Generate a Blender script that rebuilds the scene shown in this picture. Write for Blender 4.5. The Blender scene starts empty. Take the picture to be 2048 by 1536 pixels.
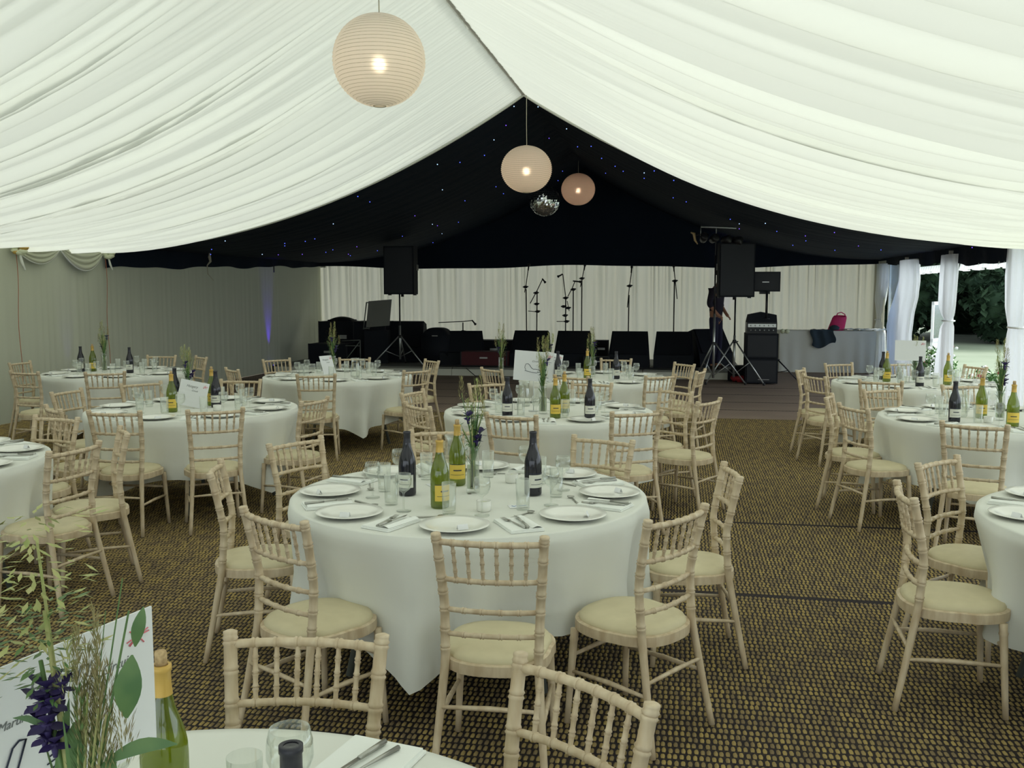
import bpy, math, random
import numpy as np
from math import sin, cos, pi, radians as R, hypot, atan2, degrees
random.seed(7); rng = np.random.default_rng(7)
sc = bpy.context.scene
COL = sc.collection
# ------------------------------------------------------------------ camera
CAMH = 1.704
cd = bpy.data.cameras.new('camera'); cam = bpy.data.objects.new('camera', cd); COL.objects.link(cam)
cam.location = (0, 0, CAMH); cam.rotation_euler = (R(90 - 5.55), 0, 0)
cd.sensor_width = 36; cd.lens = 36 * 1907 / 2048; cd.clip_start = .05; cd.clip_end = 300
sc.camera = cam
# ------------------------------------------------------------------ world, exposure
w = bpy.data.worlds.new('sky'); sc.world = w; w.use_nodes = True
nt = w.node_tree; bg = nt.nodes['Background']
tc = nt.nodes.new('ShaderNodeTexCoord'); sx = nt.nodes.new('ShaderNodeSeparateXYZ'); cr = nt.nodes.new('ShaderNodeValToRGB')
nt.links.new(tc.outputs['Generated'], sx.inputs[0]); nt.links.new(sx.outputs['Z'], cr.inputs[0]); nt.links.new(cr.outputs[0], bg.inputs[0])
cr.color_ramp.elements[0].position = 0.0; cr.color_ramp.elements[0].color = (.84, .94, 1, 1)
cr.color_ramp.elements[1].position = 1.0; cr.color_ramp.elements[1].color = (.94, 1.0, .95, 1)
bg.inputs[1].default_value = 1.85
sd = bpy.data.lights.new('sun', 'SUN'); sd.energy = 5.5; sd.angle = R(14); sd.color = (1, 1, .93)
sun = bpy.data.objects.new('sun', sd); COL.objects.link(sun); sun.rotation_euler = (R(44), 0, R(128)); sun.location = (20, 10, 20)
sc.view_settings.view_transform = 'Standard'; sc.view_settings.look = 'None'
sc.view_settings.exposure = 0.12; sc.view_settings.gamma = 1.0
try: sc.view_settings.use_curve_mapping = False
except Exception: pass
# ------------------------------------------------------------------ helpers
PSI = R(10); BX, BY = cos(PSI), -sin(PSI); AX, AY = sin(PSI), cos(PSI); OX, OY = .16, 13.26
def T(u, v, z=0.0): return (OX + BX * u + AX * v, OY + BY * u + AY * v, z)   # marquee axes: u across, v along the ridge
def UV(x, y): return ((x - OX) * BX + (y - OY) * BY, (x - OX) * AX + (y - OY) * AY)

class MB:
    def __init__(s): s.v = []; s.f = []; s.m = []; s.n = 0
    def add(s, vs, fs, mi=0):
        s.v.extend(vs); s.f.extend([tuple(i + s.n for i in f) for f in fs]); s.m.extend([mi] * len(fs)); s.n += len(vs); return s
    def box(s, x0, x1, y0, y1, z0, z1, mi=0, tf=None):
        vs = [(x, y, z) for x in (x0, x1) for y in (y0, y1) for z in (z0, z1)]
        if tf: vs = [tf(*p) for p in vs]
        return s.add(vs, [(0, 1, 3, 2), (4, 6, 7, 5), (0, 4, 5, 1), (2, 3, 7, 6), (0, 2, 6, 4), (1, 5, 7, 3)], mi)
    def lathe(s, prof, n=16, c=(0, 0, 0), mi=0, a0=0, a1=2 * pi, closed=True):
        full = closed; k = n if full else n + 1; vs = []
        for r, z in prof:
            for i in range(k):
                a = a0 + (a1 - a0) * i / n; vs.append((c[0] + r * cos(a), c[1] + r * sin(a), c[2] + z))
        fs = []
        for j in range(len(prof) - 1):
            for i in range(n):
                i2 = (i + 1) % k if full else i + 1
                fs.append((j * k + i, j * k + i2, (j + 1) * k + i2, (j + 1) * k + i))
        return s.add(vs, fs, mi)
    def tube(s, pts, rad, n=6, mi=0, cap=True, seg=None):
        P = [np.array(p, float) for p in pts]; m = len(P)
        if not hasattr(rad, '__len__'): rad = [rad] * m
        vs = []; up0 = None
        for j in range(m):
            d = P[min(j + 1, m - 1)] - P[max(j - 1, 0)]; d /= (np.linalg.norm(d) + 1e-12)
            if up0 is None:
                up0 = np.array([0, 0, 1.]) if abs(d[2]) < .9 else np.array([1., 0, 0])
            a = np.cross(d, up0); a /= np.linalg.norm(a) + 1e-12; b = np.cross(a, d); up0 = b if abs(np.dot(b, d)) < .5 else up0
            for i in range(n):
                t = 2 * pi * i / n; vs.append(tuple(P[j] + rad[j] * (cos(t) * a + sin(t) * b)))
        fs = [(j * n + i, j * n + (i + 1) % n, (j + 1) * n + (i + 1) % n, (j + 1) * n + i) for j in range(m - 1) for i in range(n)]
        k0 = len(s.m)
        if cap: fs += [tuple(range(n))[::-1], tuple((m - 1) * n + i for i in range(n))]
        s.add(vs, fs, mi)
        if seg:
            for j in seg:
                for i in range(n): s.m[k0 + j * n + i] = 1
        return s
    def grid(s, fn, nu, nv, mi=0, closeu=False):
        vs = [fn(i / nu, j / nv) for j in range(nv + 1) for i in range(nu + (0 if closeu else 1))]
        k = nu if closeu else nu + 1
        fs = [(j * k + i, j * k + (i + 1) % k, (j + 1) * k + (i + 1) % k, (j + 1) * k + i) for j in range(nv) for i in range(nu)]
        return s.add(vs, fs, mi)
    def mesh(s, name, mats, smooth=True):
        me = bpy.data.meshes.new(name); me.from_pydata(s.v, [], s.f)
        for m_ in (mats if isinstance(mats, (list, tuple)) else [mats]): me.materials.append(m_)
        if len(me.materials) > 1: me.polygons.foreach_set('material_index', s.m)
        if smooth: me.polygons.foreach_set('use_smooth', [True] * len(me.polygons))
        me.update(); return me
def ob(name, data, parent=None, loc=(0, 0, 0), rz=0, rx=0, ry=0, label=None, cat=None, group=None, kind=None):
    o = bpy.data.objects.new(name, data); COL.objects.link(o); o.location = loc; o.rotation_euler = (rx, ry, rz)
    if parent: o.parent = parent
    if label: o['label'] = label
    if cat: o['category'] = cat
    if group: o['group'] = group
    if kind: o['kind'] = kind
    return o
def sm(o, ang=40):   # sharp edges kept for flat-sided things
    me = o.data if hasattr(o, 'data') else o
    try: me.set_sharp_from_angle(angle=R(ang))
    except Exception: pass
    return o
def thing(name, loc, label, cat, rz=0, group=None): return ob(name, None, None, loc, rz, label=label, cat=cat, group=group)
def copy_tree(o, loc, rz, label=None, group=None, par=None):
    c = o.copy(); COL.objects.link(c)
    if par is None:
        c.location = loc; c.rotation_euler = (o.rotation_euler[0], o.rotation_euler[1], rz)
        if label: c['label'] = label
        if group: c['group'] = group
    else: c.parent = par
    for ch in KIDS.get(o.name, []): copy_tree(ch, None, None, par=c)
    return c
KIDS = {}
def remember(root):
    for o in COL.objects:
        pass
    def rec(o):
        KIDS[o.name] = [c for c in ALLCH if c.parent == o]
        for c in KIDS[o.name]: rec(c)
    ALLCH = [c for c in COL.objects if c.parent]
    rec(root)
def seen(x, y, z=.8, pad=60):
    c, s_ = cos(R(5.55)), sin(R(5.55)); zz = z - CAMH; d = y * c - zz * s_; u_ = y * s_ + zz * c
    if d < .3: return False
    px, py = 1024 + 1907 * x / d, 768 - 1907 * u_ / d
    return -pad < px < 2048 + pad and -pad < py < 1536 + pad
# ------------------------------------------------------------------ materials
def M(name, col, rough=.6, metal=0, spec=.5, noise=None, bump=None, emit=None, es=0, sheen=0, trans=0, alpha=None):
    m = bpy.data.materials.new(name); m.use_nodes = True; n = m.node_tree; p = n.nodes['Principled BSDF']
    p.inputs['Base Color'].default_value = (*col, 1); p.inputs['Roughness'].default_value = rough
    p.inputs['Metallic'].default_value = metal; p.inputs['Specular IOR Level'].default_value = spec
    if emit: p.inputs['Emission Color'].default_value = (*emit, 1); p.inputs['Emission Strength'].default_value = es
    tcn = None
    if noise:
        sc_, c2, st = noise
        tcn = n.nodes.new('ShaderNodeTexCoord'); nz = n.nodes.new('ShaderNodeTexNoise'); nz.inputs['Scale'].default_value = 1
        mp = n.nodes.new('ShaderNodeMapping'); mp.inputs['Scale'].default_value = sc_ if hasattr(sc_, '__len__') else (sc_,) * 3
        rp = n.nodes.new('ShaderNodeValToRGB'); rp.color_ramp.elements[0].position = .5 - st; rp.color_ramp.elements[1].position = .5 + st
        rp.color_ramp.elements[0].color = (*col, 1); rp.color_ramp.elements[1].color = (*c2, 1)
        n.links.new(tcn.outputs['Object'], mp.inputs[0]); n.links.new(mp.outputs[0], nz.inputs[0]); n.links.new(nz.outputs[0], rp.inputs[0]); n.links.new(rp.outputs[0], p.inputs['Base Color'])
    if bump:
        bs, bd = bump
        if not tcn: tcn = n.nodes.new('ShaderNodeTexCoord')
        n2 = n.nodes.new('ShaderNodeTexNoise'); n2.inputs['Scale'].default_value = bs; n2.inputs['Detail'].default_value = 3
        b = n.nodes.new('ShaderNodeBump'); b.inputs['Distance'].default_value = bd; b.inputs['Strength'].default_value = .6
        n.links.new(tcn.outputs['Object'], n2.inputs[0]); n.links.new(n2.outputs[0], b.inputs['Height']); n.links.new(b.outputs[0], p.inputs['Normal'])
    if sheen:
        p.inputs['Sheen Weight'].default_value = sheen
    return m
def cloth(name, col, tr, trcol=None, bump=None, mixw=None):
    """diffuse + translucent woven cloth, light really passes through it"""
    m = bpy.data.materials.new(name); m.use_nodes = True; n = m.node_tree; n.nodes.clear()
    o = n.nodes.new('ShaderNodeOutputMaterial'); d = n.nodes.new('ShaderNodeBsdfDiffuse'); t = n.nodes.new('ShaderNodeBsdfTranslucent'); mx = n.nodes.new('ShaderNodeMixShader')
    d.inputs[0].default_value = (*col, 1); t.inputs[0].default_value = (*(trcol or col), 1); mx.inputs[0].default_value = tr
    n.links.new(d.outputs[0], mx.inputs[1]); n.links.new(t.outputs[0], mx.inputs[2]); n.links.new(mx.outputs[0], o.inputs[0])
    if bump:
        tcn = n.nodes.new('ShaderNodeTexCoord'); nz = n.nodes.new('ShaderNodeTexNoise'); nz.inputs['Scale'].default_value = bump[0]
        b = n.nodes.new('ShaderNodeBump'); b.inputs['Distance'].default_value = bump[1]; b.inputs['Strength'].default_value = .5
        n.links.new(tcn.outputs['Object'], nz.inputs[0]); n.links.new(nz.outputs[0], b.inputs['Height']); n.links.new(b.outputs[0], d.inputs['Normal'])
    return m
def lpaper(name, col, tcol):
    m = cloth(name, col, .5, tcol); n = m.node_tree; o = [x for x in n.nodes if x.type == 'OUTPUT_MATERIAL'][0]; mx = [x for x in n.nodes if x.type == 'MIX_SHADER'][0]
    rf = n.nodes.new('ShaderNodeBsdfRefraction'); rf.inputs['Roughness'].default_value = .8; rf.inputs['IOR'].default_value = 1.15; rf.inputs[0].default_value = (*tcol, 1)
    m2 = n.nodes.new('ShaderNodeMixShader'); m2.inputs[0].default_value = .08; n.links.new(mx.outputs[0], m2.inputs[1]); n.links.new(rf.outputs[0], m2.inputs[2]); n.links.new(m2.outputs[0], o.inputs[0]); return m
def glass(name, col, opac=.1, rough=.03, body=None):
    m = bpy.data.materials.new(name); m.use_nodes = True; n = m.node_tree; n.nodes.clear()
    o = n.nodes.new('ShaderNodeOutputMaterial'); t = n.nodes.new('ShaderNodeBsdfTransparent'); g = n.nodes.new('ShaderNodeBsdfGlossy'); mx = n.nodes.new('ShaderNodeMixShader')
    lw = n.nodes.new('ShaderNodeLayerWeight'); lw.inputs[0].default_value = .18; mr = n.nodes.new('ShaderNodeMapRange')
    mr.inputs[3].default_value = opac; mr.inputs[4].default_value = .8
    t.inputs[0].default_value = (*col, 1); g.inputs[0].default_value = (.85, .88, .88, 1); g.inputs[1].default_value = rough
    n.links.new(lw.outputs['Facing'], mr.inputs[0]); n.links.new(mr.outputs[0], mx.inputs[0]); n.links.new(t.outputs[0], mx.inputs[1]); n.links.new(g.outputs[0], mx.inputs[2])
    out = mx
    if body:
        dd = n.nodes.new('ShaderNodeBsdfTranslucent'); dd.inputs[0].default_value = (*body[0], 1); m2 = n.nodes.new('ShaderNodeMixShader'); m2.inputs[0].default_value = body[1]
        n.links.new(mx.outputs[0], m2.inputs[1]); n.links.new(dd.outputs[0], m2.inputs[2]); out = m2
    n.links.new(out.outputs[0], o.inputs[0]); return m
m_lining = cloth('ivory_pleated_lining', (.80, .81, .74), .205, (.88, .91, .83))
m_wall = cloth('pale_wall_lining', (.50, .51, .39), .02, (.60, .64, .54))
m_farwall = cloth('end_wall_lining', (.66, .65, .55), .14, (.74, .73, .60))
m_curtain = cloth('white_curtain', (.84, .85, .86), .62, (.93, .95, 1.0))
m_dark = M('black_starcloth', (.009, .015, .027), .9, spec=.15, bump=(6, .02))
m_ridge = M('ridge_tape', (.62, .61, .55), .8)
m_tcloth = cloth('white_table_linen', (.78, .79, .73), .06, None, bump=(4.5, .016))
m_napkin = M('white_napkin_linen', (.84, .86, .82), .85, spec=.2, bump=(60, .001))
m_china = M('white_china', (.82, .82, .76), .18, spec=.5)
m_card = M('white_card', (.78, .79, .80), .7, spec=.2)
m_steel = M('cutlery_steel', (.42, .42, .38), .3, metal=.85)
m_wood = M('limewashed_beech', (.68, .57, .40), .5, noise=((38, 38, 9), (.50, .38, .24), .22), bump=(60, .0006))
m_node = M('limewash_groove', (.48, .37, .24), .6)
m_cush = M('cream_seat_vinyl', (.66, .585, .385), .55, spec=.3, noise=(14, (.61, .54, .35), .2))
m_glass = glass('clear_glass', (.975, .98, .965), .05)
m_green = glass('olive_bottle_glass', (.50, .56, .12), .12, body=((.32, .38, .05), .42))
m_redb = M('dark_red_wine_bottle_glass', (.012, .012, .020), .12, spec=.6)
m_cap_y = M('gold_foil_capsule', (.62, .40, .10), .38, metal=.25)
m_cap_d = M('dark_foil_capsule', (.02, .02, .03), .4)
m_cork = M('cork', (.60, .44, .24), .9, noise=(120, (.38, .26, .13), .2))
m_lab_y = M('yellow_wine_label', (.72, .52, .08), .6)
m_lab_w = M('white_wine_label', (.66, .66, .58), .6)
m_ink = M('black_ink', (.02, .025, .05), .7)
m_grey = M('faded_grey_ink', (.16, .17, .17), .7)
m_inkblue = M('blue_ink', (.08, .20, .45), .7)
m_pink = M('pink_ink', (.75, .18, .22), .7)
m_leaf = M('green_leaf', (.06, .14, .04), .5, noise=(20, (.12, .21, .06), .2))
m_leaf2 = M('pale_grass', (.32, .38, .12), .6, noise=(30, (.44, .42, .18), .2))
m_seed = M('dry_grass_seed', (.34, .28, .14), .8, noise=(60, (.22, .22, .08), .2))
m_iris = M('dark_purple_petal', (.018, .012, .07), .6, noise=(30, (.055, .03, .16), .2))
m_white_petal = M('cream_petal', (.75, .78, .55), .6)
m_black = M('black_speaker_carpet', (.010, .012, .018), .75, spec=.25, bump=(200, .0008))
m_grille = M('black_metal_grille', (.014, .016, .022), .5, metal=.3)
m_blackm = M('black_painted_metal', (.015, .015, .018), .4, spec=.4)
m_alu = M('brushed_aluminium', (.55, .57, .56), .35, metal=.85)
m_badge = M('silver_badge', (.5, .5, .5), .3, metal=.8)
m_legmetal = M('grey_table_leg_metal', (.20, .22, .20), .5, metal=.5)
m_ply = M('table_plywood', (.36, .25, .14), .7)
m_stage = M('grey_stage_board', (.20, .20, .175), .7, noise=(3, (.18, .18, .16), .2))
m_stagef = M('stage_fascia_grey', (.68, .68, .60), .75)
m_red = M('red_plastic', (.38, .02, .03), .6)
m_maroon = M('maroon_fabric', (.085, .02, .025), .9)
m_pinkbag = M('pink_bag_fabric', (.72, .03, .16), .6)
m_darkcl = M('dark_teal_cloth', (.03, .05, .07), .9)
m_skin = M('skin', (.42, .20, .12), .55)
m_hair = M('dark_hair', (.03, .02, .015), .8)
m_shirt = M('dark_shirt', (.02, .015, .03), .9)
m_trous = M('navy_trousers', (.018, .018, .05), .9)
m_paper = lpaper('lantern_paper', (.90, .87, .82), (.97, .93, .86))
m_paper2 = lpaper('dimmer_lantern_paper', (.82, .76, .70), (.92, .82, .72))  # white paper, its weaker lighting tinted into the colour
m_paper3 = lpaper('dimmest_lantern_paper', (.62, .50, .45), (.84, .68, .60))  # same white paper, the farthest lantern's dimness put into the colour
m_mirror = M('mirror_tile', (.75, .78, .78), .08, metal=1)
m_grout = M('mirror_ball_core', (.10, .11, .11), .5)
m_cord = M('beige_cord', (.45, .42, .32), .8)
m_redcord = M('orange_red_cord', (.42, .15, .08), .8)
m_pole = M('frame_pole', (.45, .42, .36), .5, metal=.4)
m_clear = glass('clear_pvc_window', (.75, .83, .95), .25, .15)
m_whitegloss = M('white_painted_frame', (.85, .87, .9), .4)
m_pot = M('grey_planter', (.25, .27, .26), .8)
m_trunk = M('bark', (.08, .06, .045), .9)
m_foliage = M('dark_tree_foliage', (.018, .04, .024), .8, spec=.2, noise=(1.3, (.04, .075, .04), .2))
m_fol2 = M('bright_shrub_foliage', (.07, .20, .05), .5, noise=(6, (.16, .32, .10), .2))
m_bulb = M('warm_bulb', (1, .8, .5), .4, emit=(1, .80, .56), es=42)
def led(name, c, s): return M(name, c, .4, emit=c, es=s)
m_star = [led('star_white', (.45, .65, 1), 1.6), led('star_blue', (.08, .13, 1), 1.8), led('star_violet', (.22, .10, 1), 1.5)]
m_up = led('uplighter_lens', (.15, .1, 1), 2)
# woven coir floor
def floor_mat(name, c1, c2, su, sv):
    m = bpy.data.materials.new(name); m.use_nodes = True; n = m.node_tree; p = n.nodes['Principled BSDF']; p.inputs['Roughness'].default_value = .9; p.inputs['Specular IOR Level'].default_value = .2
    tcn = n.nodes.new('ShaderNodeTexCoord'); mp = n.nodes.new('ShaderNodeMapping'); mp.inputs['Rotation'].default_value = (0, 0, PSI)
    n.links.new(tcn.outputs['Object'], mp.inputs[0])
    sp = n.nodes.new('ShaderNodeSeparateXYZ'); n.links.new(mp.outputs[0], sp.inputs[0])
    def wv(sock, per):
        a = n.nodes.new('ShaderNodeMath'); a.operation = 'MULTIPLY'; a.inputs[1].default_value = 2 * pi / per; n.links.new(sock, a.inputs[0])
        b = n.nodes.new('ShaderNodeMath'); b.operation = 'SINE'; n.links.new(a.outputs[0], b.inputs[0]); return b.outputs[0]
    wu, wvv = wv(sp.outputs[0], su), wv(sp.outputs[1], sv)
    mu = n.nodes.new('ShaderNodeMath'); mu.operation = 'MULTIPLY'; n.links.new(wu, mu.inputs[0]); n.links.new(wvv, mu.inputs[1])
    nz = n.nodes.new('ShaderNodeTexNoise'); nz.inputs['Scale'].default_value = 1.2; nz.inputs['Detail'].default_value = 4; n.links.new(mp.outputs[0], nz.inputs[0])
    ad = n.nodes.new('ShaderNodeMath'); ad.operation = 'MULTIPLY_ADD'; ad.inputs[1].default_value = .35; n.links.new(mu.outputs[0], ad.inputs[0]); n.links.new(nz.outputs[0], ad.inputs[2])
    rp = n.nodes.new('ShaderNodeValToRGB'); rp.color_ramp.elements[0].color = (*c1, 1); rp.color_ramp.elements[1].color = (*c2, 1); rp.color_ramp.elements[0].position = .2; rp.color_ramp.elements[1].position = .8
    n.links.new(ad.outputs[0], rp.inputs[0]); n.links.new(rp.outputs[0], p.inputs['Base Color']); return m
m_floor = floor_mat('dark_matting_backing', (.020, .016, .020), (.040, .032, .028), .024, .05)
m_floorback = floor_mat('brown_dance_floor_matting', (.22, .165, .135), (.31, .235, .185), .05, .11)
m_knot = M('coir_yarn', (.37, .275, .105), .9, spec=.1, noise=((22, 7, 9), (.20, .15, .085), .14))
m_grass = M('lawn_grass', (.13, .17, .115), .9, noise=(.6, (.19, .23, .17), .2))
# ================================================================== SETTING
UE = 6.40; VF = 8.85; VB = -17.0; ZE = 2.34; ZR = 4.37
def zprof(u): t = min(1, abs(u) / UE); return ZE + (ZR - ZE) * (1 - t) ** 2
# floor
f = MB(); f.box(-UE - .1, UE + .1, VB, -.05, -.06, 0, tf=T)
ob('floor', f.mesh('floor', m_floor, False), kind='structure')
# woven knots, real relief
def knots(v0, v1, name):
    du, dv = .0235, .047; us = np.arange(-UE, UE, du); vs_ = np.arange(v0, v1, dv)
    seams = [-5.96, -7.72]
    pts = []
    for j, vv in enumerate(vs_):
        uu = us + du * .22 * (j % 2)
        if any(abs(vv - s_) < dv * .51 for s_ in seams): uu = uu[uu < 1.3]
        wob = .01 * np.sin(uu * 1.7 + vv)
        X = OX + BX * uu + AX * (vv + wob); Y = OY + BY * uu + AY * (vv + wob)
        k = (Y > 2.3) & (np.abs(X) < Y * .545 + .15); pts.append(np.stack([X[k], Y[k]], 1))
    P = np.concatenate(pts); n = len(P); P = P + rng.normal(0, .0012, P.shape)
    gx = np.array([-1, 0, 1]); L = []
    a, b = .0084, .0165
    hz = rng.uniform(.006, .009, n)
    base = [(-.75, -1, 0), (.75, -1, 0), (1, 0, .1), (.75, 1, 0), (-.75, 1, 0), (-1, 0, .1), (0, -.45, 1), (0, .45, 1)]
    V = np.zeros((n, 8, 3))
    for i, (p_, q_, h_) in enumerate(base):
        V[:, i, 0] = P[:, 0] + BX * p_ * a + AX * q_ * b; V[:, i, 1] = P[:, 1] + BY * p_ * a + AY * q_ * b; V[:, i, 2] = h_ * hz + .0005
    F = np.array([(0, 1, 6), (1, 2, 6), (2, 7, 6), (2, 3, 7), (3, 4, 7), (4, 5, 7), (5, 6, 7), (5, 0, 6)])
    FA = (F[None] + (np.arange(n) * 8)[:, None, None]).reshape(-1, 3)
    me = bpy.data.meshes.new(name); me.vertices.add(n * 8); me.vertices.foreach_set('co', V.reshape(-1))
    me.loops.add(FA.size); me.loops.foreach_set('vertex_index', FA.reshape(-1).astype(np.int32)); me.polygons.add(len(FA))
    me.polygons.foreach_set('loop_start', np.arange(0, FA.size, 3, dtype=np.int32)); me.polygons.foreach_set('loop_total', np.full(len(FA), 3, np.int32))
    me.polygons.foreach_set('use_smooth', np.ones(len(FA), bool)); me.materials.append(m_knot); me.update(calc_edges=True); me.validate(); return me
ob('matting_weave', knots(-12.5, -.06, 'matting_weave'), parent=bpy.data.objects['floor'], kind='stuff')
f = MB(); f.box(-UE - .1, UE + .1, -.05, VF + .1, -.06, .002, tf=T)
fb = ob('floor_dance_area', f.mesh('floor_dance_area', m_floorback, False), kind='structure')
# faint board joints of the rear flooring
for i, vv in enumerate([.9, 1.9, 3.0, 4.2]):
    f = MB(); f.box(-UE, UE, vv - .012, vv + .012, .0015, .004, tf=T); ob('floor_joint', f.mesh('floor_joint', m_floor, False), parent=fb)
# pleats
class Pleats:
    def __init__(s, lo, hi, wmin, wmax, amin, amax, seed):
        r = random.Random(seed); s.e = [lo]; s.a = []; s.k = []
        while s.e[-1] < hi: s.e.append(s.e[-1] + r.uniform(wmin, wmax) * r.choice([.6, 1, 1, 1.5])); s.a.append(r.uniform(amin, amax)); s.k.append(r.choice([r.uniform(.15, .35), r.uniform(.6, .85)]))
        s.e = np.array(s.e)
    def __call__(s, x):
        i = int(np.searchsorted(s.e, x)) - 1; i = max(0, min(i, len(s.a) - 1)); w_ = s.e[i + 1] - s.e[i]; t = min(max((x - s.e[i]) / w_, 0), 1); k = s.k[i]
        t = .5 * t / k if t < k else .5 + .5 * (t - k) / (1 - k)
        return s.a[i] * (sin(pi * t) ** 1.15)
pA = {-1: Pleats(VB - 1, 2, .05, .11, .006, .016, 1), 1: Pleats(VB - 1, 2, .05, .12, .006, .016, 2)}
pB = {-1: Pleats(VB - 1, 2, .16, .36, .04, .11, 3), 1: Pleats(VB - 1, 2, .18, .42, .04, .12, 4)}
pC = {-1: Pleats(VB - 1, 2, .10, .30, .035, .11, 5), 1: Pleats(VB - 1, 2, .10, .30, .035, .12, 6)}
def sstep(a, b, x): t = min(1, max(0, (x - a) / (b - a))); return t * t * (3 - 2 * t)
def white_z(u, v, side):
    au = abs(u); wa = 1 - sstep(.3, 2.6, au); wc = sstep(3.2, 6.6, au)
    sag = .05 * sin(pi * ((v / 3.0) % 1)) * sstep(.1, 2, au)
    vw = v + .09 * sin(au * .45 + v * .5) * sstep(.3, 4, au)
    b = pB[side](vw); c_ = pC[side](vw + .06 * sin(au * 1.3)); a = pA[side](v)
    h = wa * a + (1 - wa) * ((1 - wc) * b + wc * c_)
    edge = sstep(0, .12, -v)   # hem stays taut at the frame
    return zprof(u) - sag * 0.6 * edge - h * edge
def ceiling_half(side):
    nv = 860; nu = 34; mb = MB()
    def fn(a, b):
        v = VB + (0 - VB) * a; au = .02 + (UE - .02) * (b ** 1.15); u = side * au
        return T(u, v, white_z(u, v, side))
    return mb.grid(fn, nv, nu)
cl = ob('ceiling', ceiling_half(-1).mesh('ceiling_lining_left', m_lining), kind='structure')
ob('ceiling_lining', ceiling_half(1).mesh('ceiling_lining_right', m_lining), parent=cl)
tr = MB(); tr.box(-.035, .035, VB, 0, ZR - .015, ZR + .02, tf=T)
ob('trim_1', tr.mesh('ridge_tape', m_ridge, False), kind='structure')
# hem roll along the open edge of the ivory lining
hm = MB(); hm.tube([T(-UE + 2 * UE * i / 60, 0, zprof(-UE + 2 * UE * i / 60) - .012) for i in range(61)], .022, 8)
ob('trim_2', hm.mesh('lining_hem', m_lining), kind='structure')
# black starcloth ceiling
pD = Pleats(-1, 12, .25, .6, .004, .015, 9)
def dark_z(u, v): return zprof(u) + .05 + .05 * sin(u * .9) * 0 - pD(v + .05 * sin(u)) * min(1, v * 2)
dk = MB()
dk.grid(lambda a, b: T(-UE + 2 * UE * b, .02 + (VF - .02) * a, dark_z(-UE + 2 * UE * b, .02 + (VF - .02) * a)), 110, 60)
dc = ob('ceiling_starcloth', dk.mesh('ceiling_starcloth', m_dark), kind='structure')
def zskirt(v): return 2.05 + .24 * v / VF + .018 * sin(v * 2.3) + .012 * sin(v * 5.1)
for side, nm in ((-1, 'trim_3'), (1, 'trim_4')):
    sk = MB(); sk.grid(lambda a, b: T(side * (UE - .05 - .02 * sin(a * 60) * (b)), .02 + (VF - .04) * a, (1 - b) * (ZE + .06) + b * zskirt(VF * a)), 120, 4)
    ob(nm, sk.mesh('starcloth_skirt', m_dark), kind='structure')
gb = MB()
gb.grid(lambda a, b: T(-UE + 2 * UE * a, VF - .16 - .012 * sin(a * 90), (1 - b) * (zprof(-UE + 2 * UE * a) + .08) + b * (2.26 + .035 * cos(a * 2 * pi * 2.0) * 1 + .01 * sin(a * 31))), 160, 6)
ob('trim_5', gb.mesh('starcloth_gable', m_dark), kind='structure')
# fairy lights in the starcloth
star_px = [(1028,211,0),(1076,212,0),(1012,249,2),(988,278,0),(969,309,1),(920,323,1),(875,327,0),(756,359,0),(885,378,0),(992,372,1),(1007,386,1),(1133,256,0),(1098,275,2),(1182,291,1),(1203,315,1),(1246,341,1),(1288,344,0),(1288,355,1),(1347,359,1),(1346,394,1),(1372,402,1),(1125,341,1),(1116,360,1),(865,447,0),(875,450,2),(884,466,0),(886,513,2),(451,480,0),(570,485,1),(525,507,0),(557,508,2),(570,490,1),(605,507,2),(611,481,1),(652,503,1),(666,498,1),(697,507,2),(701,510,1),(755,500,1),(866,484,1),(424,497,1),(422,507,1),(301,510,1),(667,446,0),(630,476,1),(740,402,1),(716,391,1),(714,492,2),(1460,437,1),(1478,446,0),(1478,456,2),(1530,445,0),(1553,461,1),(1611,480,1),(1585,489,1),(1610,470,2),(1668,463,2),(1669,499,1),(1716,490,2),(1761,498,1),(1943,493,2),(1942,494,1),(1308,340,1),(1230,331,1),(1211,345,1),(1155,292,1),(917,443,1),(805,471,1),(830,430,2),(930,400,1)]
stm = [MB().lathe([(0, -.009), (.007, -.005), (.007, .003), (0, .007)], 6).mesh('star_light', m_) for m_ in m_star]
cC, sC = cos(R(5.55)), sin(R(5.55))
def star_hit(px, py):
    a = (px - 1024) / 1907; b = -(py - 768) / 1907; d = (a, cC + b * sC, -sC + b * cC)
    t = 8
    while t < 30:
        x, y, z = d[0] * t, d[1] * t, CAMH + d[2] * t; u, v = UV(x, y)
        if v > .15 and (z > dark_z(max(-UE, min(UE, u)), min(v, VF)) - .03): return x, y, z - .0
        if v > VF - .1: return x, y, z
        t += .03
    return None
for px, py, k in star_px:
    h = star_hit(px, py)
    if h: ob('star_light', stm[k], parent=dc, loc=(h[0], h[1] - .02, h[2] - .015))
# side and end walls
pW = Pleats(VB - 1, VF + 2, .04, .13, .006, .022, 11)
def wall_left(a, b):
    v = VB + (VF - VB) * a; return T(-UE - .0 + pW(v) * (.35 + .65 * b), v, ZE * (1 - b) + .005)
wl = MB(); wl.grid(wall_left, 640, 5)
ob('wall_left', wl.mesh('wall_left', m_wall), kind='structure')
pF = Pleats(-8, 8, .05, .19, .03, .10, 13); pF2 = Pleats(-8, 8, .08, .2, .02, .08, 17)
def wall_far(a, b):
    u = -UE + 2 * UE * a; h = pF(u) * (1 - b) + pF2(u + .03) * b; return T(u, VF - h, (ZE + .02) * (1 - b) + .005)
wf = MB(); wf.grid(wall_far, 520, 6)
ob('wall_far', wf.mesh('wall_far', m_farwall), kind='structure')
wb = MB(); wb.grid(lambda a, b: T(-UE + 2 * UE * a, VB, zprof(-UE + 2 * UE * a) * (1 - b) + b * 2.3), 40, 2)
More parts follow.
